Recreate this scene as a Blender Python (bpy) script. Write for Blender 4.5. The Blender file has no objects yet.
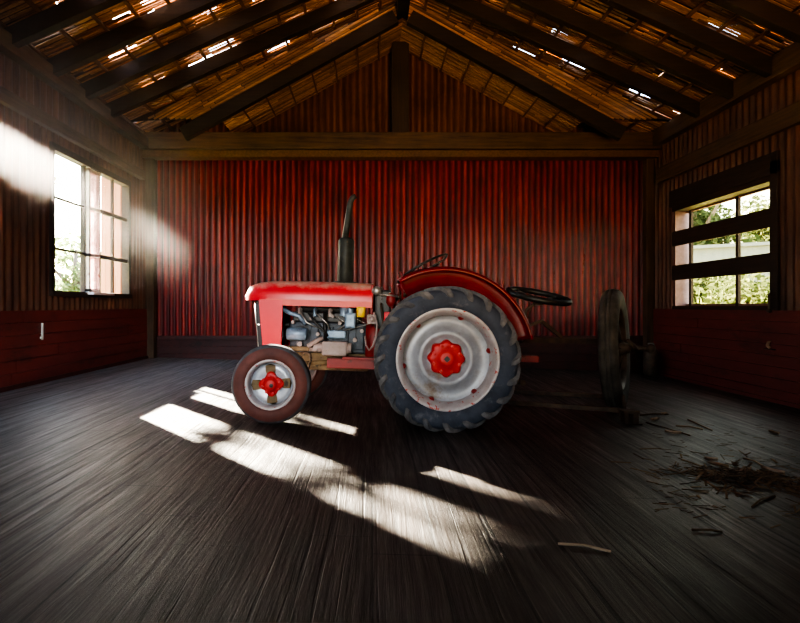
import bpy, bmesh, math, random
from mathutils import Vector, Matrix, Euler
random.seed(7)
PI = math.pi
scene = bpy.context.scene
COL = scene.collection

# ------------------------------------------------------------------ camera (shift lens, level, looking along +Y)
F = 533.0
CAMZ = 1.1
cam_d = bpy.data.cameras.new('camera')
cam = bpy.data.objects.new('camera', cam_d)
COL.objects.link(cam)
cam.location = (0, 0, CAMZ)
cam.rotation_euler = (PI/2, 0, 0)
cam_d.sensor_fit = 'HORIZONTAL'
cam_d.sensor_width = 36.0
cam_d.lens = F*36.0/800.0
cam_d.shift_x = 28/800
cam_d.shift_y = -5.5/800
cam_d.clip_start = 0.05
cam_d.clip_end = 300
scene.camera = cam

SLOPE = 0.03
def floor_z(x):
    return -SLOPE*(x-0.66)

# ------------------------------------------------------------------ materials
def new_mat(name):
    m = bpy.data.materials.new(name)
    m.use_nodes = True
    nt = m.node_tree
    for n in list(nt.nodes):
        nt.nodes.remove(n)
    out = nt.nodes.new('ShaderNodeOutputMaterial')
    return m, nt, out

def nd(nt, kind, **kw):
    n = nt.nodes.new(kind)
    for k, v in kw.items():
        setattr(n, k, v)
    return n

def rgba(c):
    return (c[0], c[1], c[2], 1.0)

def noise(nt, vec, scale, detail=4, rough=0.6, stretch=None):
    if stretch:
        mp = nd(nt, 'ShaderNodeMapping')
        mp.inputs['Scale'].default_value = stretch
        nt.links.new(vec, mp.inputs['Vector'])
        vec = mp.outputs['Vector']
    n = nd(nt, 'ShaderNodeTexNoise')
    n.inputs['Scale'].default_value = scale
    n.inputs['Detail'].default_value = detail
    n.inputs['Roughness'].default_value = rough
    nt.links.new(vec, n.inputs['Vector'])
    return n.outputs['Fac']

def ramp(nt, fac, stops, interp='LINEAR'):
    r = nd(nt, 'ShaderNodeValToRGB')
    r.color_ramp.interpolation = interp
    el = r.color_ramp.elements
    while len(el) < len(stops):
        el.new(0.5)
    for e, (p, c) in zip(el, stops):
        e.position = p
        e.color = rgba(c) if len(c) == 3 else c
    nt.links.new(fac, r.inputs['Fac'])
    return r.outputs['Color']

def mixc(nt, fac, a, b, mode='MIX'):
    m = nd(nt, 'ShaderNodeMix', data_type='RGBA', blend_type=mode)
    if isinstance(fac, (int, float)):
        m.inputs[0].default_value = fac
    else:
        nt.links.new(fac, m.inputs[0])
    for s, v in ((6, a), (7, b)):
        if isinstance(v, tuple):
            m.inputs[s].default_value = rgba(v)
        else:
            nt.links.new(v, m.inputs[s])
    return m.outputs[2]

def math_n(nt, op, a, b=None, c=None):
    m = nd(nt, 'ShaderNodeMath', operation=op)
    for i, v in enumerate((a, b, c)):
        if v is None: continue
        if isinstance(v, (int, float)):
            m.inputs[i].default_value = v
        else:
            nt.links.new(v, m.inputs[i])
    return m.outputs[0]

def bsdf(nt, out, color, rough=0.6, metal=0.0, bump=None, bstr=0.3, bdist=0.02, spec=None):
    b = nd(nt, 'ShaderNodeBsdfPrincipled')
    if isinstance(color, tuple): b.inputs['Base Color'].default_value = rgba(color)
    else: nt.links.new(color, b.inputs['Base Color'])
    if isinstance(rough, (int, float)): b.inputs['Roughness'].default_value = rough
    else: nt.links.new(rough, b.inputs['Roughness'])
    b.inputs['Metallic'].default_value = metal
    if spec is not None: b.inputs['Specular IOR Level'].default_value = spec
    if bump is not None:
        bp = nd(nt, 'ShaderNodeBump')
        bp.inputs['Strength'].default_value = bstr
        bp.inputs['Distance'].default_value = bdist
        nt.links.new(bump, bp.inputs['Height'])
        nt.links.new(bp.outputs['Normal'], b.inputs['Normal'])
    nt.links.new(b.outputs[0], out.inputs['Surface'])
    return b

def worn(name, c1, c2, scale=6, spots=(), rough=0.5, metal=0.0, bstr=0.15, stretch=None, dust=None, spec=None):
    """two-tone paint or metal with spots (colour, threshold, scale, softness) and dust on upward faces"""
    m, nt, out = new_mat(name)
    tc = nd(nt, 'ShaderNodeTexCoord').outputs['Object']
    n = noise(nt, tc, scale, 5, 0.65, stretch)
    col = ramp(nt, n, [(0.3, c1), (0.7, c2)])
    rg = rough
    for (c, th, sc, soft) in spots:
        s = noise(nt, tc, sc, 6, 0.7, stretch)
        f = ramp(nt, s, [(th, (0, 0, 0)), (min(1, th+soft), (1, 1, 1))])
        col = mixc(nt, f, col, c)
    if dust:
        g = nd(nt, 'ShaderNodeNewGeometry')
        sx = nd(nt, 'ShaderNodeSeparateXYZ')
        nt.links.new(g.outputs['Normal'], sx.inputs[0])
        dn = noise(nt, tc, dust[2], 5, 0.7)
        up = math_n(nt, 'MULTIPLY', math_n(nt, 'SMOOTH_MAX', sx.outputs['Z'], 0.0, 0.2), dn)
        f = ramp(nt, up, [(dust[1], (0, 0, 0)), (dust[1]+0.3, (1, 1, 1))])
        col = mixc(nt, f, col, dust[0])
    bsdf(nt, out, col, rg, metal, n, bstr, 0.01, spec)
    return m

def wood_mat(name, dark, light, axis='X', scale=3.0, rough=0.7, bstr=0.35, island=0.35):
    m, nt, out = new_mat(name)
    tc = nd(nt, 'ShaderNodeTexCoord').outputs['Object']
    st = {'X': (0.06, 1, 1), 'Y': (1, 0.06, 1), 'Z': (1, 1, 0.06)}[axis]
    g1 = noise(nt, tc, scale*9, 6, 0.7, st)
    g2 = noise(nt, tc, scale*0.6, 3, 0.6)
    f = math_n(nt, 'ADD', math_n(nt, 'MULTIPLY', g1, 0.65), math_n(nt, 'MULTIPLY', g2, 0.35))
    col = ramp(nt, f, [(0.3, dark), (0.68, light)])
    if island:
        geo = nd(nt, 'ShaderNodeNewGeometry')
        v = math_n(nt, 'MULTIPLY_ADD', geo.outputs['Random Per Island'], island*2, 1-island)
        hsv = nd(nt, 'ShaderNodeHueSaturation')
        nt.links.new(v, hsv.inputs['Value'])
        nt.links.new(col, hsv.inputs['Color'])
        col = hsv.outputs[0]
    bsdf(nt, out, col, rough, 0, g1, bstr, 0.01)
    return m

def floor_material():
    m, nt, out = new_mat('weathered_floorboards')
    tc = nd(nt, 'ShaderNodeTexCoord').outputs['Object']
    sp = nd(nt, 'ShaderNodeSeparateXYZ')
    nt.links.new(tc, sp.inputs[0])
    W = 0.29
    px = math_n(nt, 'DIVIDE', sp.outputs['X'], W)
    idx = math_n(nt, 'FLOOR', px)
    fr = math_n(nt, 'FRACT', px)
    wn = nd(nt, 'ShaderNodeTexWhiteNoise', noise_dimensions='1D')
    nt.links.new(idx, wn.inputs['W'])
    rnd = wn.outputs['Value']
    # distance to the board edge
    ed = math_n(nt, 'MINIMUM', fr, math_n(nt, 'SUBTRACT', 1.0, fr))
    gapw = math_n(nt, 'MULTIPLY_ADD', math_n(nt, 'POWER', rnd, 2.0), 0.034, 0.012)
    gap = math_n(nt, 'SUBTRACT', 1.0, math_n(nt, 'SMOOTHSTEP' if False else 'GREATER_THAN', ed, gapw))
    # end joints
    yj = math_n(nt, 'ADD', math_n(nt, 'DIVIDE', sp.outputs['Y'], 3.1), math_n(nt, 'MULTIPLY', rnd, 7.3))
    fj = math_n(nt, 'FRACT', yj)
    joint = math_n(nt, 'LESS_THAN', fj, 0.003)
    gap = math_n(nt, 'MAXIMUM', gap, joint)
    # grain along Y, offset per board
    cb = nd(nt, 'ShaderNodeCombineXYZ')
    nt.links.new(sp.outputs['X'], cb.inputs[0])
    nt.links.new(sp.outputs['Y'], cb.inputs[1])
    nt.links.new(math_n(nt, 'MULTIPLY', rnd, 30.0), cb.inputs[2])
    v = cb.outputs[0]
    # wavy grain
    warp = nd(nt, 'ShaderNodeTexNoise')
    warp.inputs['Scale'].default_value = 1.6
    warp.inputs['Detail'].default_value = 2
    mpw = nd(nt, 'ShaderNodeMapping')
    mpw.inputs['Scale'].default_value = (1.5, 0.5, 1)
    nt.links.new(v, mpw.inputs[0])
    nt.links.new(mpw.outputs[0], warp.inputs['Vector'])
    vx = math_n(nt, 'MULTIPLY_ADD', warp.outputs['Fac'], 0.07, sp.outputs['X'])
    cb2 = nd(nt, 'ShaderNodeCombineXYZ')
    nt.links.new(vx, cb2.inputs[0])
    nt.links.new(sp.outputs['Y'], cb2.inputs[1])
    nt.links.new(math_n(nt, 'MULTIPLY', rnd, 30.0), cb2.inputs[2])
    g1 = noise(nt, cb2.outputs[0], 70, 6, 0.75, (1, 0.03, 1))
    g2 = noise(nt, cb2.outputs[0], 22, 3, 0.6, (1, 0.05, 1))
    g3 = noise(nt, cb2.outputs[0], 38, 2, 0.5, (1, 0.016, 1))
    big = noise(nt, tc, 0.8, 5, 0.65)
    f = math_n(nt, 'ADD', math_n(nt, 'MULTIPLY', g1, 0.5), math_n(nt, 'MULTIPLY', g2, 0.5))
    col = ramp(nt, f, [(0.27, (0.010, 0.0085, 0.008)), (0.50, (0.042, 0.035, 0.031)), (0.75, (0.115, 0.098, 0.088))])
    crack = ramp(nt, g3, [(0.61, (0, 0, 0)), (0.67, (0.8, 0.8, 0.8))])
    col = mixc(nt, crack, col, (0.006, 0.005, 0.005))
    hsv = nd(nt, 'ShaderNodeHueSaturation')
    nt.links.new(col, hsv.inputs['Color'])
    nt.links.new(math_n(nt, 'MULTIPLY', math_n(nt, 'MULTIPLY_ADD', rnd, 0.9, 0.6), math_n(nt, 'MULTIPLY_ADD', big, 1.6, 0.2)), hsv.inputs['Value'])
    col = hsv.outputs[0]
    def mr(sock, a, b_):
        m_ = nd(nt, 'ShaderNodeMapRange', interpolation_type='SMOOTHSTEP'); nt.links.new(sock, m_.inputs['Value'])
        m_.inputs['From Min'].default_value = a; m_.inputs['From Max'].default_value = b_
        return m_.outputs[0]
    sheenf = math_n(nt, 'MULTIPLY', mr(sp.outputs['X'], -1.0, -3.0), mr(sp.outputs['Y'], 3.0, 6.0))  # pale window light by the left wall, painted into the board colour
    sheenf = math_n(nt, 'MULTIPLY', sheenf, math_n(nt, 'MULTIPLY_ADD', f, 1.7, -0.1))
    col = mixc(nt, sheenf, col, (0.20, 0.205, 0.215))
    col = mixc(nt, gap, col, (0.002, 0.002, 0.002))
    h = math_n(nt, 'SUBTRACT', math_n(nt, 'SUBTRACT', f, math_n(nt, 'MULTIPLY', crack, 0.25)), math_n(nt, 'MULTIPLY', gap, 1.2))
    rg = ramp(nt, f, [(0.35, (0.60, 0.60, 0.60)), (0.65, (0.30, 0.30, 0.30))])
    bsdf(nt, out, col, rg, 0, h, 0.8, 0.012, 0.5)
    return m

def corrugated_mat(name, cols, rough=0.38, metal=0.0, spotc=(0.02, 0.008, 0.006), axis='Z', th=0.5, valley_shade=None):
    m, nt, out = new_mat(name)
    tc = nd(nt, 'ShaderNodeTexCoord').outputs['Object']
    st = (1, 1, 0.12)
    n1 = noise(nt, tc, 7, 6, 0.7, st)
    n2 = noise(nt, tc, 1.1, 4, 0.6)
    n3 = noise(nt, tc, 26, 4, 0.7, (1, 1, 0.25))
    col = ramp(nt, n1, [(0.3, cols[0]), (0.5, cols[1]), (0.72, cols[2])])
    col = mixc(nt, ramp(nt, n2, [(th, (0, 0, 0)), (th+0.25, (0.7, 0.7, 0.7))]), col, spotc)
    col = mixc(nt, ramp(nt, n3, [(0.62, (0, 0, 0)), (0.72, (0.6, 0.6, 0.6))]), col, spotc)
    if valley_shade is not None:
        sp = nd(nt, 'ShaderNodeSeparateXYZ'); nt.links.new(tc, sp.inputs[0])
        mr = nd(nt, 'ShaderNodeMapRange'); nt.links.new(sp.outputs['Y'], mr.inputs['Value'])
        mr.inputs['From Min'].default_value = valley_shade[0]; mr.inputs['From Max'].default_value = valley_shade[1]
        vf = math_n(nt, 'MULTIPLY', mr.outputs[0], math_n(nt, 'MULTIPLY_ADD', n2, 0.7, 0.45))  # shade between the ribs painted in as darker valleys
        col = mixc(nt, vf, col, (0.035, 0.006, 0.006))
    rg = ramp(nt, n1, [(0.3, (rough+0.2,)*3), (0.7, (rough,)*3)])
    bsdf(nt, out, col, rg, metal, n1, 0.12, 0.01)
    return m

def glass_mat(name, tint=(0.95, 0.97, 0.96), gloss=0.06):
    m, nt, out = new_mat(name)
    t = nd(nt, 'ShaderNodeBsdfTransparent'); t.inputs[0].default_value = rgba(tint)
    g = nd(nt, 'ShaderNodeBsdfGlossy'); g.inputs['Roughness'].default_value = 0.08
    mx = nd(nt, 'ShaderNodeMixShader'); mx.inputs[0].default_value = gloss
    nt.links.new(t.outputs[0], mx.inputs[1]); nt.links.new(g.outputs[0], mx.inputs[2])
    nt.links.new(mx.outputs[0], out.inputs['Surface'])
    return m

def leaf_mat(name, c1, c2, transl=0.45):
    m, nt, out = new_mat(name)
    geo = nd(nt, 'ShaderNodeNewGeometry')
    col = ramp(nt, geo.outputs['Random Per Island'], [(0.0, c1), (1.0, c2)])
    d = nd(nt, 'ShaderNodeBsdfDiffuse'); t = nd(nt, 'ShaderNodeBsdfTranslucent')
    mx = nd(nt, 'ShaderNodeMixShader'); mx.inputs[0].default_value = transl
    nt.links.new(col, d.inputs[0]); nt.links.new(col, t.inputs[0])
    nt.links.new(d.outputs[0], mx.inputs[1]); nt.links.new(t.outputs[0], mx.inputs[2])
    nt.links.new(mx.outputs[0], out.inputs['Surface'])
    return m

M = {}
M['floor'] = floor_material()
M['back_sheet'] = corrugated_mat('red_corrugated_sheet', [(0.095, 0.006, 0.010), (0.25, 0.017, 0.017), (0.46, 0.058, 0.036)], 0.24, 0.0, (0.05, 0.008, 0.006), th=0.50, valley_shade=(9.985, 10.022))
M['gable_sheet'] = corrugated_mat('rusty_corrugated_sheet', [(0.07, 0.028, 0.014), (0.20, 0.082, 0.040), (0.33, 0.145, 0.072)], 0.42, 0.0, (0.02, 0.010, 0.006), valley_shade=(9.975, 10.025))
M['side_sheet'] = corrugated_mat('brown_corrugated_sheet', [(0.045, 0.017, 0.011), (0.11, 0.040, 0.021), (0.19, 0.070, 0.035)], 0.5, 0.0, (0.02, 0.008, 0.006))
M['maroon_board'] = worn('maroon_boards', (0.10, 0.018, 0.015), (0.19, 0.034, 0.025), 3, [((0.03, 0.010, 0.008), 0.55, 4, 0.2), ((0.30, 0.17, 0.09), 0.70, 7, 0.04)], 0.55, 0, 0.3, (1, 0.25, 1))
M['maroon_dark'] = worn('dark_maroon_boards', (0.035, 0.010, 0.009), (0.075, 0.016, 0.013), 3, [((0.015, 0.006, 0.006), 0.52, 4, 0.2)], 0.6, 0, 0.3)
M['beam_x'] = wood_mat('old_beam_timber_across', (0.020, 0.010, 0.005), (0.125, 0.065, 0.030), 'X')
M['beam_y'] = wood_mat('old_beam_timber_along', (0.022, 0.011, 0.006), (0.13, 0.066, 0.030), 'Y')
M['beam_z'] = wood_mat('old_beam_timber_upright', (0.022, 0.012, 0.006), (0.12, 0.062, 0.03), 'Z')
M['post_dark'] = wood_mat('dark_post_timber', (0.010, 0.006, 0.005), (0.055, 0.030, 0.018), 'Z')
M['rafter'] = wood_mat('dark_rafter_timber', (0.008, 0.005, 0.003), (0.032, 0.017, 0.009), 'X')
M['lath'] = wood_mat('reed_laths', (0.13, 0.056, 0.024), (0.48, 0.25, 0.105), 'X', 4, 0.55, 0.3, 0.6)
M['batten'] = wood_mat('batten_timber', (0.05, 0.022, 0.010), (0.16, 0.075, 0.03), 'Y')
M['roof_sheet'] = worn('roof_sheet_underside', (0.03, 0.016, 0.01), (0.07, 0.035, 0.02), 3, [], 0.7)
M['window_dark'] = wood_mat('dark_window_timber', (0.012, 0.007, 0.005), (0.05, 0.026, 0.016), 'Y')
M['window_pale'] = worn('flaking_pale_paint', (0.62, 0.50, 0.46), (0.80, 0.70, 0.66), 9, [((0.30, 0.14, 0.10), 0.60, 14, 0.05)], 0.6)
M['jamb'] = worn('faded_pink_jamb', (0.16, 0.075, 0.06), (0.26, 0.14, 0.12), 9, [], 0.6)
M['shutter'] = wood_mat('orange_shutter_boards', (0.20, 0.060, 0.022), (0.34, 0.115, 0.045), 'Z', 2, 0.7, 0.2, 0.1)
M['glass'] = glass_mat('window_glass')
M['dusty_glass'] = None
M['warm_tint_glass'] = glass_mat('light_warming_glass', (0.90, 0.82, 0.68), 0.05)  # amber tint added to warm the light coming through the right window
M['red'] = worn('faded_red_paint', (0.52, 0.016, 0.028), (0.64, 0.030, 0.042), 5, [((0.30, 0.05, 0.03), 0.66, 9, 0.06)], 0.34, 0, 0.05, None, ((0.55, 0.40, 0.30), 0.30, 6))
M['red_flange'] = worn('orange_red_paint', (0.54, 0.035, 0.026), (0.64, 0.055, 0.036), 6, [((0.35, 0.06, 0.03), 0.64, 12, 0.06)], 0.42)
M['red_side'] = worn('bright_red_paint', (0.58, 0.010, 0.024), (0.66, 0.016, 0.030), 4, [], 0.4)
M['red_dull'] = worn('dull_red_paint', (0.16, 0.012, 0.014), (0.27, 0.022, 0.022), 5, [((0.06, 0.02, 0.015), 0.58, 8, 0.1)], 0.5, 0, 0.15, None, ((0.3, 0.22, 0.16), 0.42, 6))
M['red_hub'] = worn('hub_red_paint', (0.42, 0.018, 0.020), (0.56, 0.036, 0.034), 12, [((0.12, 0.03, 0.02), 0.62, 20, 0.06)], 0.5)
M['fender'] = worn('fender_red_paint', (0.11, 0.003, 0.006), (0.20, 0.006, 0.010), 4, [((0.10, 0.012, 0.010), 0.56, 5, 0.2)], 0.28)
M['tyre_rear'] = worn('dusty_blue_black_rubber', (0.018, 0.024, 0.040), (0.055, 0.066, 0.095), 5, [((0.17, 0.17, 0.185), 0.56, 7, 0.25), ((0.30, 0.21, 0.12), 0.68, 3, 0.15)], 0.75, 0, 0.3)
M['lug'] = worn('dusty_tread_rubber', (0.050, 0.054, 0.066), (0.17, 0.16, 0.16), 7, [((0.035, 0.04, 0.055), 0.50, 6, 0.2), ((0.24, 0.17, 0.10), 0.62, 4, 0.15)], 0.8, 0, 0.3)
M['tyre_front'] = worn('red_dusted_rubber', (0.075, 0.024, 0.020), (0.16, 0.050, 0.040), 5, [((0.05, 0.03, 0.03), 0.6, 9, 0.2)], 0.7, 0, 0.2)
M['tyre_tread'] = worn('dark_dusty_rubber', (0.035, 0.035, 0.042), (0.10, 0.10, 0.11), 8, [], 0.75)
M['rim'] = worn('chipped_silver_paint', (0.22, 0.225, 0.245), (0.36, 0.38, 0.43), 5, [((0.20, 0.15, 0.11), 0.56, 3, 0.15), ((0.34, 0.04, 0.03), 0.68, 11, 0.03)], 0.42, 0.15)
M['rim_lip'] = worn('chipped_rim_lip', (0.36, 0.32, 0.32), (0.52, 0.50, 0.52), 9, [((0.42, 0.06, 0.04), 0.59, 16, 0.04)], 0.4, 0.1)
M['rim_front'] = worn('front_rim_silver', (0.30, 0.33, 0.40), (0.56, 0.58, 0.62), 7, [((0.32, 0.22, 0.16), 0.66, 9, 0.06)], 0.35, 0.3)
M['rust'] = worn('olive_brown_rust', (0.10, 0.065, 0.03), (0.22, 0.15, 0.075), 9, [((0.04, 0.025, 0.018), 0.55, 12, 0.1)], 0.7)
M['engine'] = worn('blue_grey_engine_iron', (0.014, 0.019, 0.028), (0.055, 0.072, 0.10), 9, [((0.015, 0.013, 0.013), 0.52, 7, 0.12), ((0.16, 0.09, 0.05), 0.66, 12, 0.06)], 0.5, 0.2)
M['engine_light'] = worn('pale_blue_metal', (0.10, 0.15, 0.22), (0.26, 0.34, 0.44), 10, [((0.06, 0.06, 0.07), 0.58, 12, 0.1)], 0.4, 0.3)
M['engine_dark'] = worn('oily_black_metal', (0.010, 0.010, 0.012), (0.03, 0.028, 0.028), 8, [], 0.45, 0.2)
M['pink_metal'] = worn('pinkish_grey_metal', (0.22, 0.165, 0.155), (0.36, 0.28, 0.26), 9, [((0.14, 0.07, 0.05), 0.6, 13, 0.08)], 0.5)
M['yellow'] = worn('yellow_plastic', (0.70, 0.45, 0.02), (0.85, 0.58, 0.04), 6, [], 0.4)
M['muffler'] = worn('sooty_muffler', (0.014, 0.018, 0.016), (0.05, 0.055, 0.05), 8, [((0.12, 0.08, 0.05), 0.66, 9, 0.1)], 0.55, 0.3, 0.2)
M['steel'] = worn('worn_bare_steel', (0.22, 0.21, 0.20), (0.42, 0.40, 0.38), 9, [((0.12, 0.06, 0.03), 0.58, 9, 0.12)], 0.38, 0.7)
M['black'] = worn('black_grip', (0.008, 0.008, 0.009), (0.02, 0.02, 0.02), 9, [], 0.45)
M['iron'] = worn('dark_rusty_iron', (0.036, 0.024, 0.018), (0.12, 0.075, 0.05), 8, [((0.16, 0.08, 0.04), 0.62, 10, 0.1)], 0.6, 0.3)
M['tyre_old'] = worn('old_cracked_tyre', (0.032, 0.028, 0.025), (0.11, 0.095, 0.08), 6, [((0.18, 0.15, 0.11), 0.62, 6, 0.2)], 0.75, 0, 0.3)
M['straw'] = wood_mat('dry_straw', (0.04, 0.025, 0.014), (0.22, 0.14, 0.075), 'X', 4, 0.8, 0.2, 0.6)
M['stick'] = wood_mat('pale_stick', (0.20, 0.13, 0.08), (0.60, 0.44, 0.30), 'X', 4, 0.8, 0.2, 0.2)
M['white_metal'] = worn('chipped_white_metal', (0.6, 0.58, 0.54), (0.78, 0.76, 0.7), 9, [((0.3, 0.12, 0.06), 0.62, 10, 0.05)], 0.5)
M['leaf'] = leaf_mat('pale_green_leaves', (0.09, 0.13, 0.045), (0.22, 0.27, 0.13))
M['leaf_dark'] = leaf_mat('mid_green_leaves', (0.04, 0.065, 0.024), (0.12, 0.155, 0.075))
M['bark'] = wood_mat('grey_bark', (0.06, 0.045, 0.03), (0.18, 0.14, 0.10), 'Z')
M['grass'] = worn('dry_grass_ground', (0.16, 0.20, 0.07), (0.30, 0.30, 0.14), 2, [], 0.9)
M['shed'] = worn('pale_blue_grey_tin', (0.11, 0.14, 0.18), (0.16, 0.19, 0.23), 2, [], 0.5, 0, 0.1, (1, 6, 0.2))

def dusty_glass():
    m, nt, out = new_mat('dusty_pink_glass')
    tc = nd(nt, 'ShaderNodeTexCoord').outputs['Object']
    n = noise(nt, tc, 14, 6, 0.75)
    col = ramp(nt, n, [(0.35, (0.42, 0.24, 0.24)), (0.6, (0.86, 0.70, 0.70))])
    t = nd(nt, 'ShaderNodeBsdfTranslucent'); nt.links.new(col, t.inputs[0])
    d = nd(nt, 'ShaderNodeBsdfDiffuse'); nt.links.new(col, d.inputs[0])
    mx = nd(nt, 'ShaderNodeMixShader'); mx.inputs[0].default_value = 0.45
    nt.links.new(t.outputs[0], mx.inputs[1]); nt.links.new(d.outputs[0], mx.inputs[2])
    nt.links.new(mx.outputs[0], out.inputs['Surface'])
    return m
M['dusty_glass'] = dusty_glass()

# ------------------------------------------------------------------ mesh builder
class MB:
    def __init__(self):
        self.bm = bmesh.new()
    def face(self, pts, smooth=False):
        vs = [self.bm.verts.new(p) for p in pts]
        f = self.bm.faces.new(vs); f.smooth = smooth
        return f
    def box(self, lo, hi, rot=None, bev=0.0, pivot=None):
        lo = Vector(lo); hi = Vector(hi)
        c = (lo+hi)/2
        vs = []
        for dx in (lo.x, hi.x):
            for dy in (lo.y, hi.y):
                for dz in (lo.z, hi.z):
                    v = Vector((dx, dy, dz))
                    if rot is not None:
                        pv = Vector(pivot) if pivot is not None else c
                        v = rot @ (v-pv) + pv
                    vs.append(self.bm.verts.new(v))
        idx = [(0,1,3,2), (4,6,7,5), (0,4,5,1), (2,3,7,6), (0,2,6,4), (1,5,7,3)]
        fs = [self.bm.faces.new([vs[i] for i in f]) for f in idx]
        if bev > 0:
            es = list({e for f in fs for e in f.edges})
            bmesh.ops.bevel(self.bm, geom=es, offset=bev, segments=2, profile=0.6, affect='EDGES')
        return self
    def bar(self, p0, p1, w, h, up=(0, 0, 1), bev=0.0):
        """box along p0-p1, w across, h along up"""
        p0 = Vector(p0); p1 = Vector(p1)
        d = (p1-p0); L = d.length; d.normalize()
        u = Vector(up); s = d.cross(u)
        if s.length < 1e-5: s = d.cross(Vector((1, 0, 0)))
        s.normalize(); u = s.cross(d)
        R = Matrix((d, s, u)).transposed()
        n0 = len(self.bm.verts)
        vs = []
        for a in (0, L):
            for b in (-w/2, w/2):
                for c in (-h/2, h/2):
                    vs.append(self.bm.verts.new(p0 + R @ Vector((a, b, c))))
        idx = [(0,1,3,2), (4,6,7,5), (0,4,5,1), (2,3,7,6), (0,2,6,4), (1,5,7,3)]
        fs = [self.bm.faces.new([vs[i] for i in f]) for f in idx]
        if bev > 0:
            es = list({e for f in fs for e in f.edges})
            bmesh.ops.bevel(self.bm, geom=es, offset=bev, segments=2, profile=0.6, affect='EDGES')
        return self
    def tube(self, pts, r, seg=10, cap=True, closed=False):
        pts = [Vector(p) for p in pts]
        n = len(pts)
        rs = r if isinstance(r, (list, tuple)) else [r]*n
        rings = []
        prev = None
        for i, p in enumerate(pts):
            if closed:
                t = (pts[(i+1) % n]-pts[i-1]).normalized()
            else:
                a = pts[max(i-1, 0)]; b = pts[min(i+1, n-1)]
                t = (b-a).normalized()
            if prev is None:
                q = t.cross(Vector((0, 0, 1)))
                if q.length < 1e-3: q = t.cross(Vector((1, 0, 0)))
                q.normalize()
            else:
                q = (prev - t*prev.dot(t)).normalized()
            prev = q
            s = t.cross(q)
            rings.append([self.bm.verts.new(p + (q*math.cos(2*PI*k/seg) + s*math.sin(2*PI*k/seg))*rs[i]) for k in range(seg)])
        m = n if closed else n-1
        for i in range(m):
            A = rings[i]; B = rings[(i+1) % n]
            for k in range(seg):
                f = self.bm.faces.new((A[k], A[(k+1) % seg], B[(k+1) % seg], B[k])); f.smooth = True
        if cap and not closed:
            self.bm.faces.new(list(reversed(rings[0]))); self.bm.faces.new(rings[-1])
        return self
    def lathe(self, prof, axis='Y', seg=48, center=(0, 0, 0), closed=False, smooth=True, rmod=None):
        """prof: (along axis, radius)"""
        c = Vector(center)
        rings = []
        for (a, r) in prof:
            ring = []
            for k in range(seg):
                t = 2*PI*k/seg
                rr = r*(rmod(t, a, r) if rmod else 1)
                u, v = rr*math.cos(t), rr*math.sin(t)
                p = {'Y': Vector((u, a, v)), 'X': Vector((a, u, v)), 'Z': Vector((u, v, a))}[axis]
                ring.append(self.bm.verts.new(c+p))
            rings.append(ring)
        n = len(rings)
        for i in range(n if closed else n-1):
            A = rings[i]; B = rings[(i+1) % n]
            for k in range(seg):
                f = self.bm.faces.new((A[k], A[(k+1) % seg], B[(k+1) % seg], B[k])); f.smooth = smooth
        return self
    def disc_cap(self, prof_a, r, axis='Y', seg=48, center=(0, 0, 0)):
        c = Vector(center); vs = []
        for k in range(seg):
            t = 2*PI*k/seg
            u, v = r*math.cos(t), r*math.sin(t)
            vs.append(self.bm.verts.new(c + {'Y': Vector((u, prof_a, v)), 'X': Vector((prof_a, u, v)), 'Z': Vector((u, v, prof_a))}[axis]))
        self.bm.faces.new(vs)
        return self
    def prism(self, poly, y0, y1):
        """polygon in (x, z) extruded along y"""
        a = [self.bm.verts.new((x, y0, z)) for x, z in poly]
        b = [self.bm.verts.new((x, y1, z)) for x, z in poly]
        n = len(poly)
        self.bm.faces.new(a); self.bm.faces.new(list(reversed(b)))
        for i in range(n):
            self.bm.faces.new((a[i], b[i], b[(i+1) % n], a[(i+1) % n]))
        return self
    def loft(self, rings, closed_ring=False, smooth=True, caps=False):
        R = [[self.bm.verts.new(p) for p in r] for r in rings]
        m = len(R[0])
        for i in range(len(R)-1):
            for k in range(m if closed_ring else m-1):
                f = self.bm.faces.new((R[i][k], R[i][(k+1) % m], R[i+1][(k+1) % m], R[i+1][k])); f.smooth = smooth
        if caps:
            self.bm.faces.new(list(reversed(R[0]))); self.bm.faces.new(R[-1])
        return self
    def sphere(self, c, r, seg=12, scale=(1, 1, 1)):
        mt = Matrix.Translation(Vector(c)) @ Matrix.Diagonal((r*scale[0], r*scale[1], r*scale[2], 1))
        g = bmesh.ops.create_uvsphere(self.bm, u_segments=seg, v_segments=max(6, seg//2), radius=1, matrix=mt)
        for v in g['verts']:
            for f in v.link_faces: f.smooth = True
        return self
    def build(self, name, mat, parent=None, recalc=True, solid=0.0, loc=None):
        if recalc:
            bmesh.ops.recalc_face_normals(self.bm, faces=self.bm.faces[:])
        me = bpy.data.meshes.new(name)
        self.bm.to_mesh(me); self.bm.free()
        o = bpy.data.objects.new(name, me)
        COL.objects.link(o)
        me.materials.append(mat)
        if parent is not None: o.parent = parent
        if loc is not None: o.location = loc
        if solid:
            md = o.modifiers.new('thick', 'SOLIDIFY'); md.thickness = solid; md.offset = 0
        return o

def empty(name, loc=(0, 0, 0), rot=(0, 0, 0)):
    o = bpy.data.objects.new(name, None)
    COL.objects.link(o)
    o.location = loc; o.rotation_euler = rot
    o.empty_display_size = 0.2
    return o

def tag(o, label, cat, group=None, kind=None):
    o['label'] = label; o['category'] = cat
    if group: o['group'] = group
    if kind: o['kind'] = kind
    return o

def struct(o, label=None, cat=None):
    o['kind'] = 'structure'
    if label: o['label'] = label
    if cat: o['category'] = cat
    return o

def children(o):
    return [c for c in bpy.data.objects if c.parent == o]

def copy_tree(o, parent=None):
    c = o.copy(); COL.objects.link(c)
    if parent is not None: c.parent = parent
    for ch in children(o): copy_tree(ch, c)
    return c

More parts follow.
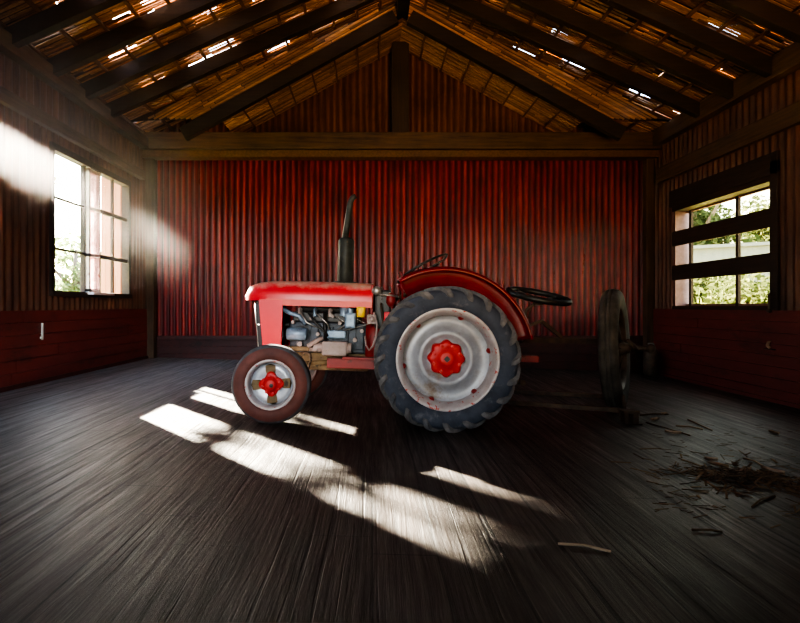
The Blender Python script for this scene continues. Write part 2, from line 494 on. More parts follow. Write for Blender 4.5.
# ================================================================== THE SETTING
XL, XR = -4.17, 5.20
YF, YB = -2.6, 10.0
RX, RZ = 0.52, 6.32             # ridge
EZ = 4.20                       # roof underside at the walls
KS = (RZ-EZ)/((XR-XL)/2)
RX = (XL+XR)/2
def roof_z(x):
    return RZ - KS*abs(x-RX)

# floor
b = MB()
x0, x1 = XL-0.3, XR+0.3
z0, z1 = floor_z(x0), floor_z(x1)
b.loft([[(x0, YF-0.2, z0), (x1, YF-0.2, z1), (x1, YF-0.2, z1-0.15), (x0, YF-0.2, z0-0.15)],
        [(x0, YB+0.2, z0), (x1, YB+0.2, z1), (x1, YB+0.2, z1-0.15), (x0, YB+0.2, z0-0.15)]], True, False, True)
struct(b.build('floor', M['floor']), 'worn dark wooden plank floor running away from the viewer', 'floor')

# corrugated patches ------------------------------------------------
def corr_x(mb, xa, xb, za, zb, y, pitch=0.115, amp=0.017, sub=8, top=None):
    """sheet in the XZ plane facing -Y; top(x) gives an upper outline"""
    n = max(2, int(round((xb-xa)/pitch*sub)))
    prev = None
    for i in range(n+1):
        x = xa+(xb-xa)*i/n
        ph = 2*PI*x/pitch
        s = math.sin(ph)
        yy = y - amp*math.copysign(abs(s)**0.6, s)
        zt = top(x) if top else zb
        if zt < za: zt = za
        a = mb.bm.verts.new((x, yy, za)); c = mb.bm.verts.new((x, yy, zt))
        if prev:
            f = mb.bm.faces.new((prev[0], a, c, prev[1])); f.smooth = True
        prev = (a, c)

def corr_y(mb, ya, yb, za, zb, x, sgn, pitch=0.13, amp=0.016, sub=8):
    n = max(2, int(round((yb-ya)/pitch*sub)))
    prev = None
    for i in range(n+1):
        y = ya+(yb-ya)*i/n
        s = math.sin(2*PI*y/pitch)
        xx = x + sgn*amp*math.copysign(abs(s)**0.6, s)
        a = mb.bm.verts.new((xx, y, za)); c = mb.bm.verts.new((xx, y, zb))
        if prev:
            f = mb.bm.faces.new((prev[0], a, c, prev[1])); f.smooth = True
        prev = (a, c)

# back wall
b = MB(); corr_x(b, XL-0.05, XR+0.05, -0.3, 4.1, YB, amp=0.022)
wb = b.build('wall_back', M['back_sheet'], recalc=False)
struct(wb, 'red corrugated sheet wall at the back of the barn', 'wall')
b = MB(); corr_x(b, XL, XR, 4.05, 0, YB, pitch=0.122, amp=0.02, top=lambda x: roof_z(x)+0.12)
b.build('gable_sheet', M['gable_sheet'], wb, recalc=False)
# lower lining of dark boards with a rail on top
b = MB()
z = -0.35
while z < 0.48:
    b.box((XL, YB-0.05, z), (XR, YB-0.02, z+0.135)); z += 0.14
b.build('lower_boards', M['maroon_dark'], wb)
b = MB(); b.box((XL, YB-0.085, 0.47), (XR, YB-0.02, 0.545), bev=0.008)
struct(b.build('trim_1', M['maroon_dark']), 'dark rail along the foot of the back wall', 'rail')

# tie beam with ledge and king post
b = MB(); b.box((XL-0.05, 9.58, 3.93), (XR+0.05, 9.86, 4.23), bev=0.015)
struct(b.build('tie_beam', M['beam_x']), 'thick dark timber beam across the back wall', 'beam')
b = MB(); b.box((XL-0.05, 9.64, 3.80), (XR+0.05, 9.9, 3.925), bev=0.012)
struct(b.build('trim_2', M['batten']), 'lighter timber ledge under the tie beam', 'beam')
b = MB(); b.box((RX-0.155, 9.66, 4.23), (RX+0.155, 9.9, 5.90), bev=0.012)
struct(b.build('king_post', M['post_dark']), 'timber post rising from the tie beam to the ridge', 'post')
b = MB(); b.bar((RX+0.32, 9.62, 5.85), (RX+0.10, 9.5, 6.30), 0.08, 0.10, (0, 1, 0))
struct(b.build('ridge_brace', M['beam_z']), 'short leaning timber beside the king post top', 'post')
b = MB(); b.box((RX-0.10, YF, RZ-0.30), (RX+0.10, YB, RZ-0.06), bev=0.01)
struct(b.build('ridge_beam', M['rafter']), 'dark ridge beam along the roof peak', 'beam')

# side walls
WINL = (6.95, 9.10, 1.30, 3.14)      # y0 y1 z0 z1
WINR = (6.93, 9.12, 1.10, 2.72)
def side_wall(name, x, sgn, win, label, slits=(), beam_gap=None):
    b = MB()
    ztop = 4.5
    y0, y1, za, zb = win
    ys = [YF, y0] if not slits else [YF, slits[0][0]]
    base = -0.45
    if slits:
        s0, s1 = slits[0][0], slits[0][1]
        v0, v1, vz0, vz1 = beam_gap
        corr_y(b, YF, v0, base, ztop, x, sgn); corr_y(b, v0, v1, base, vz0, x, sgn); corr_y(b, v0, v1, vz1, ztop, x, sgn); corr_y(b, v1, s0, base, ztop, x, sgn)
        zz = base
        for (_, _, a, c) in slits:
            corr_y(b, s0, s1, zz, a, x, sgn); zz = c
        corr_y(b, s0, s1, zz, ztop, x, sgn)
        corr_y(b, s1, y0, base, ztop, x, sgn)
    else:
        corr_y(b, YF, y0, base, ztop, x, sgn)
    corr_y(b, y1, YB, base, ztop, x, sgn)
    corr_y(b, y0, y1, base, za, x, sgn)
    corr_y(b, y0, y1, zb, ztop, x, sgn)
    w = b.build(name, M['side_sheet'], recalc=False)
    struct(w, label, 'wall')
    b = MB()
    z = -0.4; k = 0
    while z < 1.0:
        h = 0.145
        yy = YF
        while yy < YB-0.01:
            L = random.uniform(2.2, 3.6)
            ye = min(YB-0.005, yy+L)
            d = random.uniform(0, 0.008)
            xa = x - sgn*(-0.02) if False else x
            lo, hi = (x+0.018, x+0.045+d) if sgn > 0 else (x-0.045-d, x-0.018)
            b.box((lo, yy+0.003, z), (hi, ye-0.003, z+h-0.006))
            yy = ye
        z += h
    b.build('lower_boards', M['maroon_board'], w)
    return w
wl = side_wall('wall_left', XL, 1, WINL, 'brown corrugated left wall with maroon boards below', [(5.88, 5.97, 1.97, 2.39), (5.88, 5.97, 3.08, 3.25)], beam_gap=(4.75, 5.80, 3.10, 3.34))  # includes an unseen gap added so a sunbeam lights the haze
wr = side_wall('wall_right', XR, -1, WINR, 'brown corrugated right wall with scuffed maroon boards below')
# front wall behind the viewer with an open wagon doorway
b = MB()
corr_x(b, XL, -0.7, -0.3, 4.5, YF); corr_x(b, 0.6, XR, -0.3, 4.5, YF); corr_x(b, -0.7, 0.6, 2.2, 4.5, YF)
corr_x(b, XL, XR, 4.45, 0, YF, top=lambda x: roof_z(x)+0.12)
struct(b.build('wall_front', M['side_sheet'], recalc=False), 'front wall behind the viewer with an open doorway', 'wall')

# wall plates and rails
for nm, x, sg, zz0, zz1, th, lab in (('trim_3', XL, 1, 3.93, 4.13, 0.16, 'timber plate along the top of the left wall'),
                              ('trim_4', XR, -1, 3.97, 4.25, 0.16, 'timber plate along the top of the right wall'),
                              ('trim_5', XL, 1, 3.36, 3.52, 0.10, 'timber rail above the left window'),
                              ('trim_6', XR, -1, 3.30, 3.56, 0.10, 'timber rail above the right window')):
    lo, hi = (x+0.015, x+th) if sg > 0 else (x-th, x-0.015)
    b = MB(); b.box((lo, YF+0.05, zz0), (hi, 9.57, zz1), bev=0.012)
    struct(b.build(nm, M['beam_y']), lab, 'beam')
# baseboards
for nm, x, sg, lab in (('baseboard_left', XL, 1, 'low strip along the foot of the left wall'), ('baseboard_right', XR, -1, 'low chipped strip along the foot of the right wall')):
    lo, hi = (x+0.02, x+0.075) if sg > 0 else (x-0.075, x-0.02)
    fz = floor_z(x)
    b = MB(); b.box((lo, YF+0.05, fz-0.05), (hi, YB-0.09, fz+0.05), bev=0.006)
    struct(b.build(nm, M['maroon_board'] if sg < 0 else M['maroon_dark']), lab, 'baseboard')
# corner posts
for x, sg in ((XL, 1), (XR, -1)):
    lo, hi = (x+0.02, x+0.17) if sg > 0 else (x-0.17, x-0.02)
    b = MB(); b.box((lo, YB-0.24, floor_z(x)-0.05), (hi, YB-0.09, 3.80), bev=0.01)
    struct(b.build('corner_post', M['beam_z']), 'dark corner post where the back wall meets the ' + ('left' if sg > 0 else 'right') + ' wall', 'post')

# roof ---------------------------------------------------------------
def roof_pt(side, s, y, off=0.0):
    """s: horizontal run from the ridge (0) to beyond the wall; off: along the outward normal"""
    L = math.sqrt(1+KS*KS)
    return Vector((RX + side*(s + off*KS/L), y, RZ - KS*s + off/L))
HALF = (XR-XL)/2
ceil = empty('ceiling', (RX, (YF+YB)/2, RZ))
struct(ceil, 'pitched barn roof lined with narrow reed laths', 'roof')
CI = Matrix.Translation(-ceil.location)
def ceil_child(mb, name, mat, **k):
    o = mb.build(name, mat, ceil, **k)
    o.matrix_parent_inverse = CI
    return o
rng = random.Random(21)
RUN = HALF+0.55
ncell = 14
for side in (-1, 1):
    b = MB()
    cell = RUN/ncell
    y = YF-0.2
    # solid sheet over the front part
    P = [roof_pt(side, 0, y, 0.09), roof_pt(side, RUN, y, 0.09), roof_pt(side, RUN, 4.0, 0.09), roof_pt(side, 0, 4.0, 0.09)]
    b.face(P)
    lane = 0.10
    yy = 4.0
    while yy < YB+0.15:
        ye = yy+lane
        for c in range(ncell):
            near_eave = c > ncell*0.55
            ph = 0.10 if side < 0 else 0.035
            if near_eave: ph *= 1.5
            if c < ncell-1 and c > 0 and yy < 9.3 and rng.random() < ph: continue
            if c == 0 and False: continue
            b.face([roof_pt(side, c*cell, yy, 0.09), roof_pt(side, (c+1)*cell, yy, 0.09), roof_pt(side, (c+1)*cell, ye, 0.09), roof_pt(side, c*cell, ye, 0.09)])
        yy = ye
    ceil_child(b, 'roof_sheet', M['roof_sheet'], recalc=False)
    # laths
    b = MB()
    yy = 4.0
    while yy < YB:
        w = rng.uniform(0.026, 0.040)
        s = 0.02
        while s < HALF+0.25:
            L = rng.uniform(0.5, 1.5)
            e = min(HALF+0.3, s+L)
            if rng.random() > 0.06:
                o1 = rng.uniform(0.02, 0.045); o2 = o1+rng.uniform(-0.012, 0.012)
                dy = rng.uniform(-0.006, 0.006)
                p0 = roof_pt(side, s, yy+dy, o1); p1 = roof_pt(side, e, yy-dy, o2)
                b.bar(p0, p1, w, 0.012, (side*KS, 0, 1))
            s = e+0.01
        yy += 0.048
    ceil_child(b, 'lath_lining', M['lath'], recalc=False)
    # battens along the length
    for c in range(1, 13):
        s = c*0.385
        b = MB(); b.bar(roof_pt(side, s, 3.6, -0.012), roof_pt(side, s, YB-0.02, -0.012), 0.045, 0.03, (side*KS, 0, 1))
        ceil_child(b, 'batten', M['batten'])
for side in (-1, 1):
    b = MB()
    K2, Z2, R2 = 0.55, 5.93, 3.05
    def bp(s_, y_, o_=0.0): return Vector((RX+side*s_, y_, Z2-K2*s_+o_))
    b.face([bp(0, 9.02, 0.05), bp(R2, 9.02, 0.05), bp(R2, YB+0.05, 0.05), bp(0, YB+0.05, 0.05)])
    yy = 9.04
    while yy < YB:
        s = 0.0
        while s < R2:
            e = min(R2+0.02, s+rng.uniform(0.5, 1.5))
            o1 = rng.uniform(0.0, 0.03)
            b.bar(bp(s, yy, o1), bp(e, yy+rng.uniform(-0.006, 0.006), o1+rng.uniform(-0.01, 0.01)), rng.uniform(0.026, 0.04), 0.012, (side*K2, 0, 1))
            s = e+0.01
        yy += 0.046
    ceil_child(b, 'back_lining', M['lath'], recalc=False)
    b = MB()
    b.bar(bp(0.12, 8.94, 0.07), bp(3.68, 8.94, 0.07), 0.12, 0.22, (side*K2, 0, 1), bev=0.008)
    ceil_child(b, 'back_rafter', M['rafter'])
    b = MB()
    lowz = lambda s_: max(Z2-K2*s_+0.15, 4.235)
    ss = [0, 3.05, 3.3, HALF-0.05]
    b.prism([(RX+side*q, lowz(q)) for q in ss]+[(RX+side*q, roof_z(RX+side*q)-0.02) for q in reversed(ss)], 9.02, 9.04)
    ceil_child(b, 'back_filler_sheet', M['roof_sheet'])
    b = MB()
    k = 0
    while True:
        o = 0.14+0.05*k
        k += 1
        # lath parallel to the lining, clipped by the main roof
        # Z2+o-K2*s <= RZ-KS*s-0.04  ->  s >= (Z2+o-RZ+0.04)/(K2-KS)
        sa = max(0.1, (Z2+o-RZ+0.04)/(K2-KS))
        se = min((Z2+o-4.26)/K2, HALF-0.05)
        if sa > 3.9: break
        q = sa
        while q < se-0.05:
            e = min(se, q+rng.uniform(0.4, 1.4))
            yy = 9.0+rng.uniform(-0.006, 0.006)
            b.bar(bp(q, yy, o), bp(e, yy+rng.uniform(-0.008, 0.008), o+rng.uniform(-0.008, 0.008)), 0.012, rng.uniform(0.026, 0.038), (side*K2, 0, 1))
            q = e+0.012
    ceil_child(b, 'back_filler_laths', M['lath'], recalc=False)
    for c in range(1, 8):
        b = MB(); b.bar(bp(c*0.385, 9.0, -0.02), bp(c*0.385, YB-0.02, -0.02), 0.03, 0.025, (side*K2, 0, 1)); ceil_child(b, 'batten', M['batten'])
# front part lining (never seen by the lens, seen from elsewhere)
for side in (-1, 1):
    b = MB()
    b.face([roof_pt(side, 0, YF, 0.03), roof_pt(side, HALF+0.3, YF, 0.03), roof_pt(side, HALF+0.3, 4.0, 0.03), roof_pt(side, 0, 4.0, 0.03)])
    ceil_child(b, 'front_lining', M['lath'], recalc=False)

# rafters
ry = [8.25, 7.5, 6.75, 6.0, 5.2, 4.4, 3.4, 2.2, 0.8, -0.8, -2.2]
cnt = ['first', 'second', 'third', 'fourth', 'fifth', 'sixth', 'seventh', 'eighth', 'ninth', 'tenth', 'eleventh', 'twelfth', 'thirteenth']
for i, y in enumerate(ry):
    for side in (-1, 1):
        b = MB()
        dp = 0.20
        jit = rng.uniform(-0.03, 0.03)
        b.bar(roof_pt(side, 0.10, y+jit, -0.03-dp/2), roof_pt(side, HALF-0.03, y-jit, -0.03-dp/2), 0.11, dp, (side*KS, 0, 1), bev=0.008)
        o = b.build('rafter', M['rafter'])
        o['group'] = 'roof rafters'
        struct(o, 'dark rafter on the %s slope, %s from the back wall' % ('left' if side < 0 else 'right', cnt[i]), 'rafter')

# windows ------------------------------------------------------------
def glass_pane(x, y0, y1, z0, z1, parent, mat=None):
    b = MB(); b.box((x-0.002, y0, z0), (x+0.002, y1, z1))
    return b.build('glass_pane', mat or M['glass'], parent)
# left window (window_1)
y0, y1, za, zb = WINL
b = MB()
xo, xi = XL-0.10, XL+0.03
b.box((xo, y0-0.06, za-0.07), (xi+0.02, y1+0.06, za-0.0))       # sill
b.box((xo, y0-0.06, zb), (xi, y1+0.06, zb+0.09))
b.box((xo, y0-0.06, za), (xi, y0+0.015, zb)); b.box((xo, y1-0.015, za), (xi, y1+0.06, zb))
w1 = b.build('window_1', M['window_dark'])
struct(w1, 'bright left window with two halves and an open dusty casement', 'window')
YM0, YM1 = 7.76, 8.10
b = MB(); b.box((xo, YM1-0.02, za), (xi+0.0, YM1+0.035, zb), bev=0.004)
b.build('mullion', M['window_dark'], w1)
b = MB(); b.box((xo+0.03, YM0-0.02, za), (xi-0.03, YM0+0.015, zb), bev=0.004)
b.build('mullion', M['window_dark'], w1)
for zz in (1.86, 2.54):
    b = MB(); b.box((XL-0.05, y0, zz-0.014), (XL-0.01, YM0, zz+0.014)); b.build('glazing_bar', M['window_dark'], w1)
for zz in (1.86, 2.56):
    b = MB(); b.box((XL-0.05, YM1+0.03, zz-0.03), (XL+0.0, y1, zz+0.03)); b.build('glazing_bar', M['window_dark'], w1)
b = MB(); b.box((XL-0.05, 8.60, za), (XL-0.01, 8.635, zb)); b.build('glazing_bar', M['window_dark'], w1)
glass_pane(XL-0.03, y0, YM0, za, zb, w1)
glass_pane(XL-0.03, YM1, y1, za, zb, w1)
# the narrow dusty casement between
cs = [(-0.0, za+0.02), (0, zb-0.02)]
b = MB()
b.box((XL-0.03, YM0+0.0, za+0.01), (XL+0.05, YM0+0.045, zb-0.02)); b.box((XL-0.03, YM1-0.05, za+0.01), (XL+0.05, YM1-0.015, zb-0.02))
for zz in (za+0.02, 1.84, 2.53, zb-0.06):
    b.box((XL-0.03, YM0, zz-0.02), (XL+0.05, YM1-0.02, zz+0.03))
sash = b.build('casement', M['window_pale'], w1)
sash['label'] = 'narrow pale casement with peeling paint'
b = MB(); b.box((XL+0.0, YM0+0.03, za+0.02), (XL+0.008, YM1-0.04, zb-0.05)); pn = b.build('dusty_pane', M['dusty_glass'], sash)
# stone ledge below the casement
b = MB(); b.box((XL+0.02, 7.72, za-0.035), (XL+0.14, 8.35, za+0.0), bev=0.005); b.build('sill_ledge', M['window_pale'], w1)
# board shutter swung outwards beyond the far jamb
b = MB()
p0 = Vector((XL-0.12, 9.12, 0)); p1 = Vector((-4.84, 9.54, 0))
for k in range(4):
    a = p0.lerp(p1, k/4+0.006); c = p0.lerp(p1, (k+1)/4-0.006)
    b.bar(a+Vector((0, 0, 2.30)), c+Vector((0, 0, 2.30)), 0.025, 2.2)
sh = b.build('shutter', M['shutter'], w1)
sh['label'] = 'orange board shutter standing open outside'

# right window (window_2)
y0, y1, za, zb = WINR
xg = XR+0.20
b = MB()
b.box((XR-0.03, y0-0.09, za-0.10), (xg+0.06, y1+0.07, za))                # sill
b.box((XR-0.03, y0-0.09, zb), (xg+0.06, y1+0.07, zb+0.12))                # head
b.box((XR-0.03, y0-0.09, za), (xg+0.06, y0, zb))
w2 = b.build('window_2', M['window_dark'])
struct(w2, 'right window crossed by two dark boards with foliage outside', 'window')
b = MB(); b.box((XR-0.01, y1, za), (xg+0.06, y1+0.07, zb)); b.build('jamb', M['jamb'], w2)['label'] = 'pale pinkish jamb on the far side'
for zz0, zz1 in ((2.12, 2.37), (1.54, 1.79)):
    b = MB(); b.box((XR-0.045, y0-0.07, zz0), (XR-0.012, y1+0.05, zz1), bev=0.006); b.build('cross_board', M['window_dark'], w2)
for yy in (7.86, 9.02):
    b = MB(); b.box((xg-0.02, yy-0.03, za), (xg+0.02, yy+0.03, zb)); b.build('mullion', M['window_dark'], w2)
b = MB(); b.box((XR-0.05, y0-0.16, za-0.16), (XR-0.012, y0-0.03, zb+0.25), bev=0.006); b.build('side_board', M['window_dark'], w2)
b = MB(); b.box((XR-0.05, y0-0.16, zb+0.08), (XR-0.012, y1+0.12, zb+0.36), bev=0.006); b.build('head_board', M['window_dark'], w2)
b = MB(); b.box((xg-0.018, y0, za), (xg+0.018, y1, za+0.035)); b.box((xg-0.018, y0, zb-0.03), (xg+0.018, y1, zb)); b.build('sash_frame', M['jamb'], w2)
glass_pane(xg, y0, 7.83, za, zb, w2, M['warm_tint_glass']); glass_pane(xg, 7.89, 8.99, za, zb, w2, M['warm_tint_glass'])
b = MB(); b.tube([(XR-0.06, 6.86, 1.28), (XR-0.09, 6.86, 1.24), (XR-0.09, 6.86, 1.06), (XR-0.07, 6.86, 1.02)], 0.014, 8); b.sphere((XR-0.09, 6.86, 1.04), 0.03, 8)
b.build('latch', M['iron'], w2)

# ================================================================== THE TRACTOR
TROT = Euler((0, math.atan(SLOPE), math.radians(-2.0)), 'XYZ')
TLOC = Vector((0.66, 5.42, 0.0))
tr = empty('tractor', TLOC, TROT)
tag(tr, 'old red farm tractor seen from its side on the plank floor', 'tractor')
TM = Matrix.Translation(TLOC) @ TROT.to_matrix().to_4x4()
TI = TM.inverted()
def P(px, py, yl):
    """photo point on the tractor's local plane y = yl"""
    o = TI @ Vector((0, 0, CAMZ))
    d = TI.to_3x3() @ Vector(((px-372)/F, 1, -(py-306)/F))
    t = (yl-o.y)/d.y
    return o+d*t

# ---- rear wheel (origin at its centre, outer face towards -y)
RR = 0.625
def make_rear_wheel():
    b = MB()
    disc = [(0.03, 0.0), (0.03, 0.16), (0.016, 0.18), (-0.006, 0.20), (-0.016, 0.222), (0.004, 0.245), (0.034, 0.27), (0.05, 0.31), (0.05, 0.345), (0.035, 0.368), (0.03, 0.385)]
    b.lathe(disc, seg=72)
    rim = b.build('rear_wheel', M['rim'], tr)
    b = MB()
    b.lathe([(0.0, 0.372), (-0.05, 0.378), (-0.085, 0.388), (-0.118, 0.405), (-0.134, 0.418), (-0.138, 0.432), (-0.128, 0.438), (-0.115, 0.428), (0.115, 0.428), (0.128, 0.438), (0.138, 0.43), (0.12, 0.405), (0.0, 0.372)], seg=72)
    lip = b.build('rim', M['rim_lip'], rim)
    b = MB()
    prof = [(-0.118, 0.425), (-0.140, 0.445), (-0.152, 0.485), (-0.155, 0.525), (-0.148, 0.562), (-0.128, 0.586), (-0.08, 0.596), (0, 0.599), (0.08, 0.596), (0.128, 0.586), (0.148, 0.562), (0.155, 0.525), (0.152, 0.485), (0.140, 0.445), (0.118, 0.425)]
    b.lathe(prof, seg=96)
    ty = b.build('tyre', M['tyre_rear'], rim)
    b = MB()
    NL = 20
    for s in (-1, 1):
        for k in range(NL):
            t0 = 2*PI*(k + (0.5 if s > 0 else 0))/NL
            st = []
            for (yy, rt, yb, rb, th, hw) in ((-0.012, 0.626, -0.012, 0.585, 0.0, 0.030), (0.045, 0.626, 0.045, 0.585, 0.07, 0.031), (0.095, 0.623, 0.095, 0.575, 0.15, 0.034),
                                         (0.138, 0.614, 0.125, 0.565, 0.23, 0.040), (0.164, 0.595, 0.14, 0.555, 0.28, 0.050), (0.172, 0.565, 0.147, 0.550, 0.31, 0.048), (0.166, 0.542, 0.150, 0.532, 0.33, 0.040), (0.157, 0.528, 0.150, 0.520, 0.34, 0.028)):
                ring = []
                for (q, y_, r_) in ((-hw*0.75, yy, rt), (hw*0.75, yy, rt), (hw*1.25, yb, rb), (-hw*1.25, yb, rb)):
                    a = t0 - th + q
                    ring.append((r_*math.cos(a), s*y_, r_*math.sin(a)))
                st.append(ring)
            b.loft(st, True, False, True)
    lg = b.build('tread_lugs', M['lug'], rim)
    # hub: scalloped casting with eight lobes and a square socket
    b = MB()
    rm = lambda t, a, r: 1+0.07*math.cos(8*t) if r > 0.09 else 1
    b.lathe([(0.03, 0.152), (-0.02, 0.150), (-0.038, 0.142), (-0.045, 0.120), (-0.05, 0.085), (-0.075, 0.062), (-0.082, 0.05), (-0.082, 0.022)], seg=96, rmod=rm)
    hb = b.build('hub', M['red_hub'], rim)
    for k in range(8):
        t = 2*PI*(k+0.5)/8
        b = MB(); b.lathe([(-0.03, 0.017), (-0.062, 0.016), (-0.064, 0.0)], seg=6, center=(0.118*math.cos(t), 0, 0.118*math.sin(t)), smooth=False)
        b.build('wheel_bolt', M['red_hub'], rim)
    b = MB(); b.lathe([(-0.078, 0.032), (-0.083, 0.028), (-0.083, 0.0)], seg=4, smooth=False)
    b.build('axle_end', M['engine_dark'], rim)
    # rim clamp lugs
    for k in range(6):
        t = 2*PI*(k+0.2)/6
        c, s_ = math.cos(t), math.sin(t)
        b = MB(); b.lathe([(0.02, 0.024), (-0.035, 0.022), (-0.04, 0.0)], seg=8, center=(0.375*c, 0, 0.375*s_))
        b.build('rim_clamp', M['red_dull'], rim)
    return rim
rw = make_rear_wheel()
RWY = -0.68
rw.location = (0.004, RWY, RR+0.010); rw.scale = (1.03, 1.0, 1.03)
rw2 = copy_tree(rw, tr); rw2.location = (0.004, -RWY, RR+0.010); rw2.rotation_euler = (0, 0, PI)

# ---- front wheel
FR = 0.345
def make_front_wheel():
    b = MB()
    disc = [(0.01, 0.0), (0.01, 0.06), (0.004, 0.10), (-0.012, 0.135), (-0.006, 0.165), (0.025, 0.182), (0.03, 0.188)]
    b.lathe(disc, seg=64)
    w = b.build('front_wheel', M['rim_front'], tr)
    b = MB()
    b.lathe([(0.03, 0.186), (-0.035, 0.190), (-0.062, 0.196), (-0.078, 0.205), (-0.080, 0.216), (-0.070, 0.222), (-0.055, 0.212), (0.055, 0.212), (0.072, 0.222), (0.08, 0.212), (0.06, 0.195), (0.03, 0.186)], seg=64)
    b.build('rim', M['rim_lip'], w)
    b = MB()
    prof = [(-0.062, 0.212), (-0.080, 0.228), (-0.088, 0.255), (-0.086, 0.285), (-0.074, 0.315), (-0.064, 0.326)]
    prof2 = prof + [(0.064, 0.326), (0.074, 0.315), (0.086, 0.285), (0.088, 0.255), (0.08, 0.228), (0.062, 0.212)]
    b.lathe(prof2, seg=80)
    ty = b.build('tyre', M['tyre_front'], w)
    b = MB()
    b.lathe([(-0.072, 0.319), (-0.064, 0.334), (-0.045, 0.342), (-0.036, 0.345), (-0.034, 0.336), (-0.028, 0.336), (-0.026, 0.346), (-0.006, 0.347), (-0.004, 0.337), (0.004, 0.337), (0.006, 0.347), (0.026, 0.346), (0.028, 0.336), (0.034, 0.336), (0.036, 0.345), (0.045, 0.342), (0.064, 0.334), (0.072, 0.319)], seg=80)
    b.build('tread', M['tyre_tread'], w)
    # dark openings of the disc: four wedges
    for k in range(4):
        b = MB()
        t = PI/2*k + 0.08
        pts = []
        for (r, da) in ((0.085, -0.42), (0.125, -0.36), (0.168, -0.27), (0.178, 0), (0.168, 0.27), (0.125, 0.36), (0.085, 0.42)):
            pts.append((r*math.cos(t+da), -0.0155 if r > 0.1 else -0.008, r*math.sin(t+da)))
        vs = [b.bm.verts.new(p) for p in pts]
        f = b.bm.faces.new(vs)
        bmesh.ops.solidify(b.bm, geom=b.bm.faces[:], thickness=0.004)
        b.build('disc_opening', M['rust'], w)
    b = MB()
    rm = lambda t, a, r: 1+0.16*math.cos(4*(t-0.08)) if r > 0.06 else 1
    b.lathe([(0.0, 0.098), (-0.026, 0.094), (-0.034, 0.078), (-0.036, 0.058), (-0.07, 0.052), (-0.082, 0.042), (-0.085, 0.02), (-0.085, 0.0)], seg=64, rmod=rm)
    hb = b.build('hub', M['red_hub'], w)
    for k in range(8):
        t = 2*PI*(k+0.35)/8
        b = MB(); b.lathe([(-0.02, 0.013), (-0.05, 0.012), (-0.052, 0.0)], seg=6, center=(0.078*math.cos(t), 0, 0.078*math.sin(t)), smooth=False)
        b.build('wheel_bolt', M['red_hub'], w)
    b = MB(); b.lathe([(-0.08, 0.020), (-0.092, 0.018), (-0.094, 0.0)], seg=6, smooth=False, center=(0.01, 0, -0.004)); b.build('hub_cap', M['engine_dark'], w)
    return w
fw = make_front_wheel()
FX, FY = -1.555, -0.66
fw.location = (FX, FY, FR+0.006); fw.scale = (1.03, 1, 1.03); fw.rotation_euler = (0, 0, math.radians(2))
fw2 = copy_tree(fw, tr); fw2.location = (FX, -FY, FR+0.006); fw2.rotation_euler = (0, 0, PI+math.radians(4))

# ---- hood: lofted shell
def hood_ring(x, w, zt, zb, n=18, e=2.6, cx=0):
    ring = []
    for i in range(n+1):
        a = PI*i/n
        c, s = math.cos(a), math.sin(a)
        y = -w*math.copysign(abs(c)**(2/e), c)
        z = zb + (zt-zb)*abs(s)**(2/e)
        ring.append((x, y, z))
    return ring
HB = 1.115
b = MB()
secs = [(-1.975, 0.03, 1.165, 1.115), (-1.968, 0.10, 1.195, 1.105), (-1.94, 0.165, 1.232, 1.10), (-1.89, 0.215, 1.265, 1.10), (-1.81, 0.245, 1.290, 1.105), (-1.70, 0.258, 1.304, HB),
        (-1.4, 0.264, 1.312, HB), (-1.0, 0.264, 1.312, HB), (-0.70, 0.262, 1.308, HB), (-0.685, 0.262, 1.308, HB)]
b.loft([hood_ring(*s) for s in secs])
b.face(list(reversed(hood_ring(-1.975, 0.03, 1.165, 1.115))))
# underside of the nose
def low(s): return [(s[0], -s[1], s[3]), (s[0], s[1], s[3])]
for i in range(5):
    A, B_ = low(secs[i]), low(secs[i+1])
    b.face([A[0], A[1], B_[1], B_[0]])
hood = b.build('hood', M['red'], tr)
b = MB()
for s in (-1, 1):
    b.box((-1.70, s*0.258-0.008, 1.06), (-0.685, s*0.258+0.008, 1.122))
    b.box((-1.72, s*0.263-0.008, 1.112), (-0.685, s*0.263+0.006, 1.122))
b.build('hood_flange', M['red_flange'], hood)
b = MB(); b.sphere((-1.985, 0, 1.135), 0.022, 10, (0.8, 1.6, 1)); b.build('nose_badge', M['steel'], hood)
b = MB(); b.box((-0.70, -0.245, 1.0), (-0.672, 0.245, 1.29), bev=0.01); b.build('rear_bulkhead', M['red_dull'], hood)
# side panels round the radiator
for s in (-1, 1):
    b = MB()
    poly = [(-1.795, 1.112), (-1.558, 1.112), (-1.558, 0.60), (-1.735, 0.60)]
    b.prism(poly, s*0.255-0.012, s*0.255+0.012)
    b.build('side_panel', M['red_side'], tr)
# grille: bowed bars
b = MB()
def gx(y, z):
    return -1.79 + (1.11-z)*0.11 - 0.085*(1-(y/0.25)**2)
for k in range(15):
    y = -0.235+0.47*k/14
    b.bar((gx(y, 1.10), y, 1.10), (gx(y, 0.62), y, 0.62), 0.010, 0.022, (1, 0, 0))
for z in (0.62, 0.86, 1.09):
    pts = [(gx(-0.25+0.5*k/12, z), -0.25+0.5*k/12, z) for k in range(13)]
    b.tube(pts, 0.012, 6)
gr = b.build('grille', M['engine_dark'], tr)
b = MB(); b.tube([(gx(0, 1.10)-0.02, 0, 1.10), (gx(0, 0.62)-0.02, 0, 0.62)], 0.014, 8); b.build('grille_bar', M['steel'], gr)
b = MB(); b.box((-1.70, -0.23, 0.62), (-1.62, 0.23, 1.08)); b.build('radiator', M['engine_dark'], tr)

